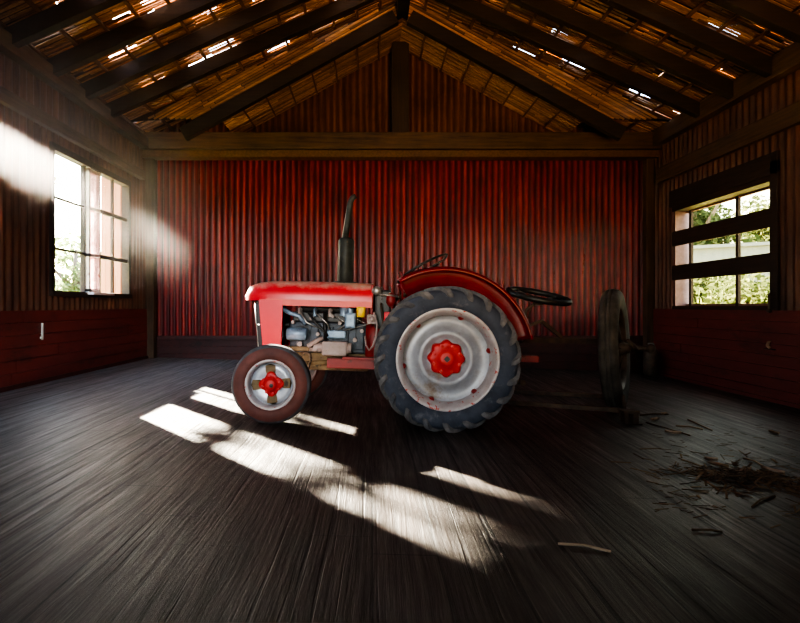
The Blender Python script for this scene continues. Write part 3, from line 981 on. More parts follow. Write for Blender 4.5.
# ---- exhaust
ep = P(345, 285, 0.0)
ex = ep.x
b = MB(); b.lathe([(1.30, 0.0), (1.30, 0.115), (1.318, 0.115), (1.32, 0.05)], 'Z', 20, (ex, 0, 0)); b.lathe([(1.315, 0.070), (1.33, 0.082), (1.735, 0.082), (1.76, 0.070), (1.775, 0.03)], 'Z', 28, (ex, 0, 0))
mf = b.build('muffler', M['muffler'], tr)
b = MB(); b.tube([(ex-0.01, 0, 1.76), (ex+0.005, 0, 1.90), (ex+0.022, 0, 2.08), (ex+0.032, 0, 2.14), (ex+0.052, 0, 2.18), (ex+0.085, 0, 2.20)], [0.030, 0.029, 0.028, 0.028, 0.027, 0.024], 12, cap=False)
b.build('exhaust_pipe', M['muffler'], mf, solid=0.004)
b = MB(); b.tube([(ex-0.045, 0.01, 1.75), (ex-0.02, 0.01, 1.95), (ex+0.005, 0.005, 2.12)], 0.008, 6); b.build('flap_rod', M['steel'], mf)

# ---- engine
def part(mb, name, mat, par=tr, lab=None):
    o = mb.build(name, mat, par)
    if lab: o['label'] = lab
    return o
b = MB(); b.box((-1.50, -0.16, 0.60), (-0.74, 0.16, 0.90), bev=0.02)
for k in range(5): b.box((-1.44+0.15*k, -0.185, 0.64), (-1.36+0.15*k, -0.15, 0.86), bev=0.01)
eng = part(b, 'engine_block', M['engine'])
b = MB(); b.box((-1.48, -0.14, 0.90), (-0.80, 0.14, 1.00), bev=0.015); b.box((-1.42, -0.09, 1.0), (-0.86, 0.09, 1.075), bev=0.03); part(b, 'cylinder_head', M['engine_dark'], eng)
b = MB(); b.box((-1.42, -0.13, 0.42), (-0.70, 0.13, 0.60), bev=0.03); part(b, 'oil_sump', M['rust'], eng)
b = MB()
pm = P(335, 348, -0.26)
b.box((pm.x-0.125, -0.30, pm.z-0.075), (pm.x+0.12, -0.17, pm.z+0.065), bev=0.018)
b.lathe([(pm.x-0.21, 0.045), (pm.x-0.12, 0.05)], 'X', 16, (0, -0.235, pm.z)); b.disc_cap(pm.x-0.21, 0.045, 'X', 16, (0, -0.235, pm.z))
b.lathe([(pm.x+0.12, 0.055), (pm.x+0.16, 0.05)], 'X', 16, (0, -0.235, pm.z)); b.disc_cap(pm.x+0.16, 0.05, 'X', 16, (0, -0.235, pm.z))
st = part(b, 'starter_motor', M['pink_metal'], eng, 'pinkish grey starter motor low on the engine')
b = MB(); b.tube([P(308, 346, -0.25), P(316, 341, -0.27), P(323, 338, -0.27)], 0.022, 8); b.tube([P(310, 349, -0.25), P(318, 350, -0.27)], 0.02, 8); part(b, 'breather_pipe', M['pink_metal'], eng)
# generator at the front
g = P(297, 334, -0.24)
b = MB(); b.lathe([(g.x-0.10, 0.0), (g.x-0.10, 0.05), (g.x-0.09, 0.062), (g.x+0.09, 0.062), (g.x+0.10, 0.05), (g.x+0.10, 0)], 'X', 20, (0, -0.24, g.z)); part(b, 'generator', M['engine_light'], eng)
b = MB(); b.lathe([(-1.55, 0.075), (-1.545, 0.06), (-1.535, 0.06), (-1.53, 0.075)], 'X', 20, (0, -0.24, g.z)); b.disc_cap(-1.54, 0.06, 'X', 20, (0, -0.24, g.z)); part(b, 'pulley', M['engine_dark'], eng)
b = MB()
for k in range(4):
    a = PI/2*k+0.4
    b.bar((-1.58, 0.04*math.cos(a), 0.86+0.04*math.sin(a)), (-1.57, 0.19*math.cos(a), 0.86+0.19*math.sin(a)), 0.10, 0.008, (1, 0.3, 0))
b.lathe([(-1.60, 0.05), (-1.53, 0.05)], 'X', 14, (0, 0, 0.86)); part(b, 'fan', M['engine_dark'], eng)
# fuel pump and filters, pale blue
q = P(350, 321, -0.24)
b = MB(); b.box((q.x-0.05, -0.28, q.z-0.07), (q.x+0.06, -0.16, q.z+0.08), bev=0.02); b.lathe([(q.z+0.07, 0.035), (q.z+0.12, 0.03)], 'Z', 14, (q.x, -0.22, 0)); b.disc_cap(q.z+0.12, 0.03, 'Z', 14, (q.x, -0.22, 0)); part(b, 'fuel_filter', M['engine_light'], eng)
q = P(336, 334, -0.22)
b = MB(); b.box((q.x-0.09, -0.24, q.z-0.045), (q.x+0.10, -0.15, q.z+0.035), bev=0.015); part(b, 'fuel_pump', M['engine_light'], eng)
q = P(346, 311, -0.2)
b = MB(); b.lathe([(q.z-0.05, 0.04), (q.z+0.05, 0.045), (q.z+0.055, 0.0)], 'Z', 14, (q.x-0.02, -0.2, 0)); part(b, 'oil_filler', M['engine_light'], eng)
q = P(361, 312, -0.27)
b = MB(); b.lathe([(q.z-0.05, 0.0), (q.z-0.05, 0.04), (q.z+0.045, 0.045), (q.z+0.05, 0.03), (q.z+0.05, 0.0)], 'Z', 16, (q.x, -0.27, 0)); part(b, 'air_filter', M['yellow'], eng, 'small yellow canister under the hood edge')
# injector caps and pipes
for k in range(4):
    x = -1.40+0.15*k
    b = MB(); b.lathe([(0.96, 0.022), (1.03, 0.022), (1.04, 0.012), (1.05, 0.0)], 'Z', 10, (x, -0.165, 0)); part(b, 'injector', M['engine_light'] if k % 2 else M['pink_metal'], eng)
    b = MB(); b.tube([(x, -0.175, 1.03), (x+0.02, -0.23, 0.99), (x+0.08+0.05*k, -0.25, 0.90), (q.x-0.35+0.05*k, -0.22, 0.82)], 0.007, 6); part(b, 'fuel_pipe', M['steel'], eng)
b = MB(); b.tube([P(283, 309, -0.2), P(290, 313, -0.24), P(299, 316, -0.22), P(306, 324, -0.22)], 0.022, 10); part(b, 'coolant_hose', M['engine_light'], eng)
b = MB(); b.tube([P(308, 312, -0.22), P(315, 322, -0.26), P(323, 330, -0.25), P(328, 336, -0.24)], 0.012, 8); part(b, 'coolant_hose', M['black'], eng)
b = MB(); b.tube([P(325, 312, -0.2), P(325, 330, -0.23), P(326, 342, -0.22)], 0.018, 8); part(b, 'dipstick_tube', M['engine_dark'], eng)
for (px, py, r) in ((312, 318, 0.022), (340, 323, 0.02), (333, 316, 0.018), (300, 344, 0.025), (318, 334, 0.02), (293, 322, 0.018), (355, 340, 0.022), (362, 331, 0.02)):
    c = P(px, py, -0.20); b = MB(); b.lathe([(-0.22, 0.0), (-0.22, r), (-0.15, r)], 'Y', 8, (c.x, 0, c.z), smooth=False)
    part(b, 'bolt_head', M['pink_metal'], eng)
b = MB(); b.box((-1.50, -0.22, 0.615), (-0.95, -0.15, 0.66), bev=0.01); part(b, 'side_ledge', M['rust'], eng)

# loops of pipe near the dash
b = MB(); b.tube([P(374, 312, -0.28), P(377, 325, -0.3), P(376, 337, -0.3), P(373, 346, -0.3), P(369, 350, -0.3), P(366, 345, -0.3), P(365, 336, -0.28)], 0.010, 8)
part(b, 'cable_loop', M['pink_metal'], eng)
# ---- gearbox, clutch housing, rear axle
b = MB(); b.loft([[(x, w*math.cos(a), zc+h*math.sin(a)) for a in [2*PI*k/16 for k in range(16)]] for (x, w, zc, h) in ((-0.74, 0.17, 0.72, 0.24), (-0.62, 0.17, 0.72, 0.24), (-0.5, 0.13, 0.70, 0.19), (-0.2, 0.14, 0.68, 0.19), (-0.12, 0.2, 0.66, 0.22), (0.22, 0.2, 0.64, 0.2), (0.28, 0.12, 0.62, 0.12))], True, True, True)
gb = part(b, 'gearbox', M['red_dull'])
b = MB(); b.lathe([(-0.56, 0.075), (-0.40, 0.08), (-0.2, 0.13), (0.2, 0.13), (0.40, 0.08), (0.56, 0.075)], 'Y', 20, (0, 0, 0.62)); part(b, 'rear_axle', M['red_dull'])
# ---- red foot rails
for s in (-1, 1):
    b = MB(); b.box((-1.10, s*0.30-0.035, 0.47), (-0.05, s*0.30+0.035, 0.565), bev=0.008); b.box((-0.95, s*0.30-0.06, 0.56), (-0.62, s*0.30+0.06, 0.585), bev=0.006)
    part(b, 'foot_rail', M['red_dull'])
# ---- front axle
b = MB()
b.box((-1.62, -0.50, 0.47), (-1.52, 0.50, 0.57), bev=0.012)
fa = part(b, 'front_axle', M['rust'])
b = MB(); b.box((-1.72, -0.12, 0.50), (-1.40, 0.12, 0.64), bev=0.02); part(b, 'axle_bolster', M['rust'], fa)
for s in (-1, 1):
    b = MB(); b.tube([(FX, s*0.52, 0.30), (FX, s*0.50, 0.60)], 0.032, 12); b.tube([(FX, s*0.52, 0.345), (FX, s*0.64, 0.345)], 0.03, 12); part(b, 'king_pin', M['rust'], fa)
    b = MB(); b.tube([(FX+0.02, s*0.46, 0.50), (-1.05, s*0.20, 0.52), (-0.80, s*0.16, 0.52)], 0.022, 8); part(b, 'radius_rod', M['rust'], fa)
b = MB(); b.tube([P(302, 353, -0.45), P(306, 352, -0.45), P(310, 354, -0.44), P(311, 359, -0.44)], 0.013, 8); b.tube([P(311, 360, -0.4), P(306, 374, -0.3)], 0.012, 8); part(b, 'steering_arm', M['iron'], fa)

# ---- dash, battery, levers behind the hood
b = MB(); b.box((-0.66, -0.20, 0.86), (-0.50, 0.20, 1.24), bev=0.02); da = part(b, 'dash_console', M['engine_dark'])
q = P(377, 291, -0.2)
b = MB(); b.lathe([(-0.27, 0.0), (-0.27, 0.04), (-0.255, 0.045), (-0.18, 0.045)], 'Y', 18, (q.x, 0, q.z)); part(b, 'gauge', M['steel'], da)
q = P(391, 300, -0.22)
b = MB(); b.sphere((q.x, -0.22, q.z), 0.055, 12, (0.9, 0.8, 1.3)); part(b, 'lamp_housing', M['red_dull'], da)
b = MB(); b.tube([P(375, 290, -0.2), P(381, 295, -0.25), P(389, 295, -0.25), P(399, 297, -0.25)], 0.010, 8); b.tube([P(382, 287, -0.15), P(382, 300, -0.2)], 0.010, 6); b.tube([P(390, 287, -0.15), P(390, 295, -0.2)], 0.012, 6); part(b, 'control_linkage', M['steel'], da)
q = P(372, 319, -0.27)
b = MB(); b.box((q.x-0.05, -0.31, q.z-0.05), (q.x+0.04, -0.2, q.z+0.045), bev=0.015); b.sphere((q.x, -0.31, q.z), 0.03, 8); part(b, 'carburettor', M['pink_metal'], da)
q = P(387, 318, -0.27)
b = MB(); b.box((q.x-0.03, -0.30, q.z-0.07), (q.x+0.04, -0.2, q.z+0.06), bev=0.012); part(b, 'junction_box', M['red_side'], da)
b = MB(); b.tube([P(381, 303, -0.25), P(383, 322, -0.28), P(380, 340, -0.28), P(381, 356, -0.26)], 0.011, 8); b.tube([P(388, 325, -0.26), P(386, 345, -0.27), P(388, 362, -0.25)], 0.014, 8); part(b, 'brake_linkage', M['iron'], da)
b = MB(); b.box((-0.56, -0.26, 0.60), (-0.44, -0.17, 0.84), bev=0.02); part(b, 'clutch_pedal_box', M['engine_dark'], da)
# ---- steering wheel, seen almost edge-on
s0 = P(398, 282, 0.0); s1 = P(447, 255.5, 0.0)
cc = (s0+s1)/2; rad = (s1-s0).length/2
ux = (s1-s0).normalized(); uy = Vector((0, 1, 0.0)); 
uy = (uy + Vector((0.06, 0, -0.10))).normalized(); uy = (uy-ux*uy.dot(ux)).normalized()
un = ux.cross(uy)
if un.z < 0: un = -un
b = MB(); b.tube([cc+(ux*math.cos(2*PI*k/40)+uy*math.sin(2*PI*k/40))*rad for k in range(40)], 0.012, 8, closed=True)
sw = part(b, 'steering_wheel', M['black'])
for k in range(3):
    a = 2*PI*k/3+0.5
    b = MB(); b.tube([cc-un*0.03, cc-un*0.012+(ux*math.cos(a)+uy*math.sin(a))*rad*0.5, cc+(ux*math.cos(a)+uy*math.sin(a))*rad], 0.007, 6)
    part(b, 'spoke', M['steel'], sw)
b = MB(); b.lathe([(-0.04, 0.03), (0.0, 0.035), (0.01, 0.0)], 'Z', 12); hubo = b.build('steering_hub', M['black'], sw); hubo.matrix_local = Matrix.Translation(cc-un*0.025) @ un.to_track_quat('Z', 'Y').to_matrix().to_4x4()
b = MB(); b.tube([cc-un*0.03, cc-un*0.16+ux*-0.06, (-0.50, 0, 1.13)], 0.018, 10); part(b, 'steering_column', M['iron'])
# throttle lever with a hooked knob
b = MB(); b.tube([P(402, 300, -0.2), P(403, 287, -0.2), P(402.5, 277, -0.2), P(401, 273, -0.2), P(398, 273.5, -0.2)], [0.010, 0.010, 0.012, 0.018, 0.014], 8); part(b, 'throttle_lever', M['red_dull'])

# ---- fenders
def make_fender(s):
    b = MB()
    cz = RR
    a0, a1 = math.radians(14), math.radians(122)
    n = 40
    rings = []
    yin = 0.44
    for i in range(n+1):
        a = a0+(a1-a0)*i/n
        R_ = 0.835
        if a < math.radians(40): R_ += 0.0
        pr = [(yin-0.01, 0.50), (yin-0.01, R_-0.05), (yin+0.004, R_-0.018), (yin+0.03, R_-0.003), (yin+0.07, R_), (yin+0.11, R_-0.006), (yin+0.13, R_-0.02), (yin+0.132, R_-0.04)]
        rings.append([(r*math.cos(a), s*y, cz+r*math.sin(a)) for (y, r) in pr])
    b.loft(rings)
    o = b.build('fender', M['fender'], tr, solid=0.006)
    return o
make_fender(-1); make_fender(1)
# ---- seat (pan on a leaf spring)
b = MB()
rings = []
for i in range(9):
    t = i/8
    x = 0.10+0.36*t
    w = 0.20*math.sin(PI*(0.22+0.62*t))+0.02
    z = 0.97 + 0.10*max(0, (t-0.62)/0.38)**1.5
    rings.append([(x, w*math.cos(PI*k/10), z+0.06*abs(math.cos(PI*k/10))**2.5) for k in range(11)])
b.loft(rings); se = b.build('seat', M['red_dull'], tr, solid=0.006)
b = MB(); b.tube([(0.26, 0, 0.96), (0.42, 0, 0.86), (0.20, 0, 0.83), (0.05, 0, 0.84)], 0.02, 8); part(b, 'seat_spring', M['iron'], se)
# ---- rear linkage
b = MB()
for s in (-1, 1):
    b.tube([(0.10, s*0.20, 0.42), (0.78, s*0.36, 0.40)], 0.022, 8); b.tube([(0.22, s*0.28, 0.88), (0.58, s*0.34, 0.44)], 0.014, 8)
    b.tube([(0.05, s*0.12, 0.86), (0.24, s*0.28, 0.90)], 0.022, 8)
b.tube([(0.76, -0.40, 0.40), (0.76, 0.40, 0.40)], 0.026, 10)
part(b, 'lift_arms', M['iron'])
q0 = P(522, 359, -0.1); q1 = P(541, 357.5, -0.1)
b = MB(); b.box((0.20, -0.05, q0.z-0.035), (q1.x, 0.05, q0.z+0.03), bev=0.01); part(b, 'drawbar', M['red_dull'])

# ================================================================== TRAILED IMPLEMENT (old wheel on a low frame)
def G(px, py):
    """photo point on the sloping floor"""
    dx, dz = (px-372)/F, -(py-306)/F
    # CAMZ + dz*t = -SLOPE*(dx*t-0.66)
    t = (SLOPE*0.66-CAMZ)/(dz+SLOPE*dx)
    return Vector((dx*t, t, CAMZ+dz*t))
def W(px, py, Y):
    return Vector(((px-372)/F*Y, Y, CAMZ-(py-306)/F*Y))
IY = 6.0
top = W(612.5, 288.5, IY); bot = W(617.5, 408, IY)
wc = (top+bot)/2; wr_ = (top-bot).length/2
im = empty('farm_implement', (wc.x, wc.y, floor_z(wc.x)))
tag(im, 'rusty farm implement with one tall old wheel behind the tractor', 'farm implement')
II = Matrix.Translation(-Vector(im.location))
def ipart(mb, name, mat, par=None, **k):
    o = mb.build(name, mat, par or im, **k)
    if par is None: o.matrix_parent_inverse = II
    return o
v = Vector((wc.x, wc.y, 0)).normalized()
right = Vector((v.y, -v.x, 0))
ang = math.radians(6.5)
ax = (right*math.cos(ang) - v*math.sin(ang))
upv = (top-bot).normalized()
ax = (ax - upv*ax.dot(upv)).normalized()
fwv = upv.cross(ax)
WM = Matrix(( (fwv.x, ax.x, upv.x), (fwv.y, ax.y, upv.y), (fwv.z, ax.z, upv.z))).to_4x4()
WM.translation = wc
hw = 0.098
b = MB()
r = wr_
prof = [(-hw*0.75, r-0.22), (-hw*0.95, r-0.17), (-hw*1.02, r-0.10), (-hw*0.9, r-0.04), (-hw*0.62, r-0.012), (-hw*0.3, r-0.002), (-hw*0.26, r-0.018), (-hw*0.18, r-0.018), (-hw*0.14, r), (hw*0.14, r), (hw*0.18, r-0.018), (hw*0.26, r-0.018), (hw*0.3, r-0.002), (hw*0.62, r-0.012), (hw*0.9, r-0.04), (hw*1.02, r-0.10), (hw*0.95, r-0.17), (hw*0.75, r-0.22)]
b.lathe(prof, seg=72, rmod=lambda t, a, rr: 1+0.006*math.sin(3*t+1)+0.004*math.sin(7*t))
iw = b.build('implement_wheel', M['tyre_old'], im); iw.matrix_local = Matrix.Translation(-Vector(im.location)) @ WM
b = MB(); b.lathe([(-hw*0.75, r-0.225), (-hw*0.3, r-0.245), (hw*0.3, r-0.245), (hw*0.75, r-0.225), (hw*0.8, r-0.205), (-hw*0.8, r-0.205)], seg=64, closed=True)
rm_ = b.build('rim', M['iron'], iw)
for k in range(10):
    a = 2*PI*k/10
    b = MB(); b.tube([(0.06*math.cos(a), 0.06 if k % 2 else -0.04, 0.06*math.sin(a)), ((r-0.24)*math.cos(a), 0, (r-0.24)*math.sin(a))], 0.013, 8)
    b.build('spoke', M['iron'], iw)
b = MB(); b.lathe([(-0.09, 0.0), (-0.09, 0.055), (-0.05, 0.075), (0.09, 0.075), (0.13, 0.055), (0.16, 0.04), (0.16, 0.0)], seg=24)
b.build('hub', M['iron'], iw)
# axle stub and bracket to the right of the wheel
a0 = wc+ax*0.12; a1 = wc+ax*0.36
b = MB(); b.tube([a0, a1], 0.028, 12); b.sphere(a1, 0.05, 10); b.tube([W(627, 340, IY-0.2), W(634, 346, IY-0.2), W(637, 351, IY-0.1)], 0.022, 8)
ipart(b, 'axle_stub', M['iron'])
b = MB(); b.tube([wc-ax*0.10, W(598, 341, IY+0.1)], 0.03, 10); b.bar(W(597, 341, IY+0.1), W(521, 340, IY-0.1), 0.07, 0.06)
ipart(b, 'axle_beam', M['iron'])
# floor bars meeting at a hitch foot
hz = G(628, 423)
n1 = G(512, 394); n2 = G(510, 405)
b = MB(); b.bar(n1+Vector((0, 0, 0.035)), G(604, 399)+Vector((0, 0, 0.035)), 0.05, 0.05); b.bar(G(604, 399)+Vector((0, 0, 0.035)), G(624, 412)+Vector((0, 0, 0.08)), 0.05, 0.05); ipart(b, 'frame_bar', M['iron'])
b = MB(); b.bar(n2+Vector((0, 0, 0.03)), G(620, 419)+Vector((0, 0, 0.09)), 0.045, 0.045); ipart(b, 'frame_bar', M['iron'])
b = MB(); b.box((hz.x-0.055, hz.y-0.05, hz.z-0.005), (hz.x-0.015, hz.y+0.05, hz.z+0.135), bev=0.006); b.box((hz.x+0.025, hz.y-0.05, hz.z-0.005), (hz.x+0.085, hz.y+0.05, hz.z+0.10), bev=0.01); b.box((hz.x-0.07, hz.y-0.06, hz.z+0.10), (hz.x+0.09, hz.y+0.06, hz.z+0.13), bev=0.006)
b.tube([hz+Vector((-0.06, 0, 0.005)), hz+Vector((-0.06, -0.08, 0.005)), hz+Vector((0.1, -0.08, 0.005))], 0.008, 6)
ipart(b, 'hitch_foot', M['iron'])
# wheel support down to the hitch foot
b = MB(); b.tube([W(623, 395, 5.45), W(625, 413, 5.38)], 0.018, 8); ipart(b, 'hanger', M['iron'])
# upright column with a hand wheel
hc = W(538.5, 296, 5.62)
b = MB(); 
u1 = (W(567.5, 299.5, 5.62)-W(509.5, 290.5, 5.62)).normalized(); rad = (W(567.5, 299.5, 5.62)-W(509.5, 290.5, 5.62)).length/2
u2 = Vector((0, 1, 0.20)); u2 = (u2-u1*u2.dot(u1)).normalized(); u3 = u1.cross(u2)
if u3.z < 0: u3 = -u3
b.tube([hc+(u1*math.cos(2*PI*k/44)+u2*math.sin(2*PI*k/44))*rad for k in range(44)], [0.030+0.005*(k % 2) for k in range(44)], 8, closed=True)
hwh = ipart(b, 'hand_wheel', M['black'])
for k in range(4):
    a = PI/2*k+0.6
    b = MB(); b.tube([hc-u3*0.06, hc+(u1*math.cos(a)+u2*math.sin(a))*rad], 0.012, 6)
    b.build('spoke', M['steel'], hwh)
b = MB()
b.lathe([(-0.05, 0.0), (-0.05, 0.05), (0.02, 0.05), (0.03, 0.0)], 'Z', 14, hc-u3*0.05)
b.build('hub', M['steel'], hwh)
cb_ = W(524, 341, 5.75)
b = MB(); b.tube([hc-u3*0.06, W(526.5, 310, 5.66), W(524, 325, 5.7), cb_], 0.018, 10); b.tube([W(531, 308, 5.66), W(528, 318, 5.7)], 0.010, 6); ipart(b, 'column', M['iron'])
b = MB(); b.bar(W(541, 321, 5.72), W(561, 337, 5.82), 0.04, 0.035); b.bar(W(541, 321, 5.72), W(525, 327, 5.72), 0.03, 0.03); ipart(b, 'brace', M['iron'])

# ================================================================== SMALL THINGS
def rod_thing(name, pts, r, mat, label, cat, group=None):
    o_pts = [Vector(p) for p in pts]
    c = sum(o_pts, Vector())/len(o_pts)
    c.z = floor_z(c.x)
    b = MB(); b.tube([p-c for p in o_pts], r, 6)
    o = b.build(name, mat, loc=c)
    tag(o, label, cat, group)
    return o
UPV = Vector((0, 0, 0.008))
sticks = [((558, 545), (611, 553), 0.006, M['stick'], 'thin pale stick alone on the floor in front of the rear wheel'),
          ((688, 420), (712, 431), 0.007, M['stick'], 'pale twig nearest the right wall, upper of the crossed pair'),
          ((676, 426.5), (703, 430), 0.007, M['stick'], 'pale twig crossing beneath the one nearest the right wall'),
          ((744, 459), (763, 467), 0.007, M['stick'], 'short pale twig just behind the debris heap'),
          ((646, 423), (690, 436), 0.006, M['straw'], 'long brown twig trailing right of the implement hitch'),
          ((640, 416), (668, 415), 0.009, M['straw'], 'short reddish twig beside the implement hitch'),
          ((692, 531), (722, 533), 0.006, M['straw'], 'dark twig lying in front of the debris heap'),
          ((752, 508), (775, 497), 0.006, M['straw'], 'dark bent twig right of the floor heap, near the frame edge')]
for (a, c, r, mt, lab) in sticks:
    p0, p1 = G(*a), G(*c)
    p0.z += r; p1.z += r
    md = (p0+p1)/2 + Vector((random.uniform(-0.02, 0.02), random.uniform(-0.02, 0.02), 0.006))
    rod_thing('twig', [p0, md, p1], r, mt, lab, 'twig', 'twigs on the floor')
# chips: leaves or bark pieces
chips = [((655, 420.5), 'curled bark chip right of the implement hitch, farther one'), ((664, 415), 'curled bark chip right of the implement hitch, nearest the twigs'), ((673, 434), 'orange bark chip below the trailing twig'), ((711, 461), 'small bark chip left of the debris heap, upper one'), ((718, 467), 'small bark chip left of the debris heap, lower one'), ((774, 434), 'pale chip alone near the foot of the right wall'), ((744, 472), 'pale chip on the left end of the debris heap'), ((773, 473), 'reddish chip at the far right of the heap')]
for (p, lab) in chips:
    c = G(*p)
    b = MB()
    rr = random.uniform(0.025, 0.045); n = 7
    rings = []
    ra = random.uniform(0, PI)
    for i in range(4):
        t = -1+2*i/3
        rings.append([(rr*1.5*t*math.cos(ra)-rr*0.6*u*math.sin(ra)*(1-0.4*t*t), rr*1.5*t*math.sin(ra)+rr*0.6*u*math.cos(ra)*(1-0.4*t*t), 0.004+0.02*u*u+0.006*t*t) for u in (-1, -0.5, 0, 0.5, 1)])
    b.loft(rings)
    o = b.build('bark_chip', M['stick'], loc=c, solid=0.003)
    tag(o, lab, 'bark chip', 'bark chips on the floor')
# debris heap: uncountable straw and leaf litter
KEEP = []
for (a, c, r, mt, lab) in sticks:
    KEEP += [G(*a).lerp(G(*c), t/8) for t in range(9)]
KEEPC = [G(*p) for (p, lab) in chips]
def clear_of(x, y, L):
    return all((k.x-x)**2+(k.y-y)**2 > (L+0.05)**2 for k in KEEP) and all((k.x-x)**2+(k.y-y)**2 > (L+0.085)**2 for k in KEEPC)
b = MB()
rg = random.Random(5)
c0 = G(748, 478)
for k in range(520):
    a = rg.uniform(0, 2*PI); d = abs(rg.gauss(0, 0.5))
    x = c0.x + math.cos(a)*d*0.55; y = c0.y + math.sin(a)*d*0.55
    z = floor_z(x)+0.004+0.05*math.exp(-d*d*6)*rg.random()
    L = rg.uniform(0.02, 0.09); t = rg.uniform(0, PI)
    if not clear_of(x, y, L): continue
    p0 = Vector((x-L*math.cos(t), y-L*math.sin(t), z)); p1 = Vector((x+L*math.cos(t), y+L*math.sin(t), z+rg.uniform(0, 0.018)))
    b.bar(p0, p1, rg.uniform(0.004, 0.018), 0.003)
for k in range(160):
    p = G(rg.uniform(655, 800), rg.uniform(425, 520)) 
    if p.x > XR-0.1: continue
    L = rg.uniform(0.01, 0.05); t = rg.gauss(-0.5, 0.6)
    if not clear_of(p.x, p.y, L): continue
    z = floor_z(p.x)+0.003
    b.bar((p.x-L*math.cos(t), p.y-L*math.sin(t), z), (p.x+L*math.cos(t), p.y+L*math.sin(t), z+0.002), rg.uniform(0.002, 0.007), 0.002)
o = b.build('straw_litter', M['straw'])
tag(o, 'dark heap of straw and leaf litter on the floor near the right wall', 'straw litter', kind='stuff')

# wall fittings
def WX(px, py, X):
    Y = F*X/(px-372)
    return Vector((X, Y, CAMZ-(py-306)/F*Y))
c = WX(42, 331, XL+0.05)
b = MB(); b.bar(c+Vector((0, 0, 0.10)), c+Vector((0, 0, -0.11)), 0.025, 0.02, (0, 1, 0)); b.bar(c+Vector((0, 0, -0.08)), c+Vector((0.04, -0.09, -0.08)), 0.02, 0.02)
tag(b.build('door_latch', M['white_metal']), 'small white metal latch on the left wall below the window', 'latch')
c = WX(771, 346, XR-0.045)
hk = empty('wall_hook', c); tag(hk, 'curved pale iron hook on a small ledge on the right wall', 'hook')
b = MB(); b.box((-0.05, -0.09, -0.05), (0.0, 0.07, -0.035), bev=0.003); o = b.build('ledge', M['iron'], hk)
b = MB(); b.tube([(-0.01, 0.0, -0.03), (-0.03, 0.02, 0.0), (-0.035, 0.0, 0.05), (-0.02, -0.03, 0.07)], [0.018, 0.022, 0.018, 0.010], 8); b.build('hook', M['stick'], hk)
c = WX(652, 342, XR-0.05)
# a dark tool box shape low in the right corner: gas bottle standing behind the wheel
c = W(651, 372, 9.4); c.z = floor_z(c.x)
gb_ = empty('gas_bottle', c); tag(gb_, 'dark metal canister standing in the right back corner behind the old wheel', 'canister')
b = MB(); b.lathe([(0.0, 0.0), (0.0, 0.11), (0.03, 0.125), (0.40, 0.125), (0.46, 0.10), (0.49, 0.05), (0.49, 0.0)], 'Z', 24); b.build('body', M['iron'], gb_)
b = MB(); b.tube([(0, 0, 0.48), (0, 0, 0.56)], 0.025, 10); b.tube([(-0.05, 0, 0.56), (0.05, 0, 0.56)], 0.02, 8); b.build('valve', M['steel'], gb_)

# ================================================================== OUTSIDE
b = MB(); b.face([(-60, -40, -0.45), (60, -40, -0.45), (60, 80, -0.45), (-60, 80, -0.45)])
struct(b.build('ground', M['grass']), 'grassy ground outside the barn', 'ground')

def leaf_cloud(mb, c, rad, n, size, rg, flat=1.0):
    c = Vector(c)
    for k in range(n):
        d = Vector((rg.gauss(0, 1), rg.gauss(0, 1), rg.gauss(0, 1))).normalized()*(rg.random()**0.45)
        p = c+Vector((d.x*rad[0], d.y*rad[1], d.z*rad[2]))
        u = Vector((rg.gauss(0, 1), rg.gauss(0, 1), rg.gauss(0, 0.7))).normalized()
        w = u.cross(Vector((rg.gauss(0, 1), rg.gauss(0, 1), rg.gauss(0, 1)))).normalized()
        s = size*rg.uniform(0.6, 1.4)
        mb.face([p-u*s, p-w*s*0.45, p+u*s, p+w*s*0.45])

def tree(name, x, y, h, rad, n, size, mat, label, seed, group, cat='tree', clumps=7):
    rg = random.Random(seed)
    t = empty(name, (x, y, -0.45)); tag(t, label, cat, group)
    b = MB()
    b.tube([(0, 0, -0.1), (rg.uniform(-.15, .15), rg.uniform(-.15, .15), h*0.4), (rg.uniform(-.3, .3), rg.uniform(-.3, .3), h*0.8)], [0.06*h**0.8, 0.045*h**0.8, 0.015*h**0.8], 8)
    for k in range(5):
        a = rg.uniform(0, 2*PI)
        b.tube([(0, 0, h*rg.uniform(0.3, 0.5)), (math.cos(a)*rad*0.5, math.sin(a)*rad*0.5, h*rg.uniform(0.55, 0.8))], [0.03*h**0.8, 0.01*h**0.8], 6)
    b.build('trunk', M['bark'], t)
    b = MB()
    for k in range(clumps):
        a = rg.uniform(0, 2*PI); d = rad*rg.uniform(0.1, 0.65)
        leaf_cloud(b, (math.cos(a)*d, math.sin(a)*d, h*rg.uniform(0.35, 0.85)), (rad*0.5, rad*0.5, rad*0.42), n//clumps, size, rg)
    b.build('foliage', mat, t, recalc=False)
    return t
tree('leafy_bush', -9.4, 17.0, 4.2, 1.7, 2600, 0.11, M['leaf'], 'pale green bush low outside the left window', 3, 'bushes outside', 'bush')
tree('leafy_bush', -12.2, 18.5, 3.2, 1.8, 2000, 0.12, M['leaf'], 'sunlit bush farther left outside the left window', 4, 'bushes outside', 'bush')
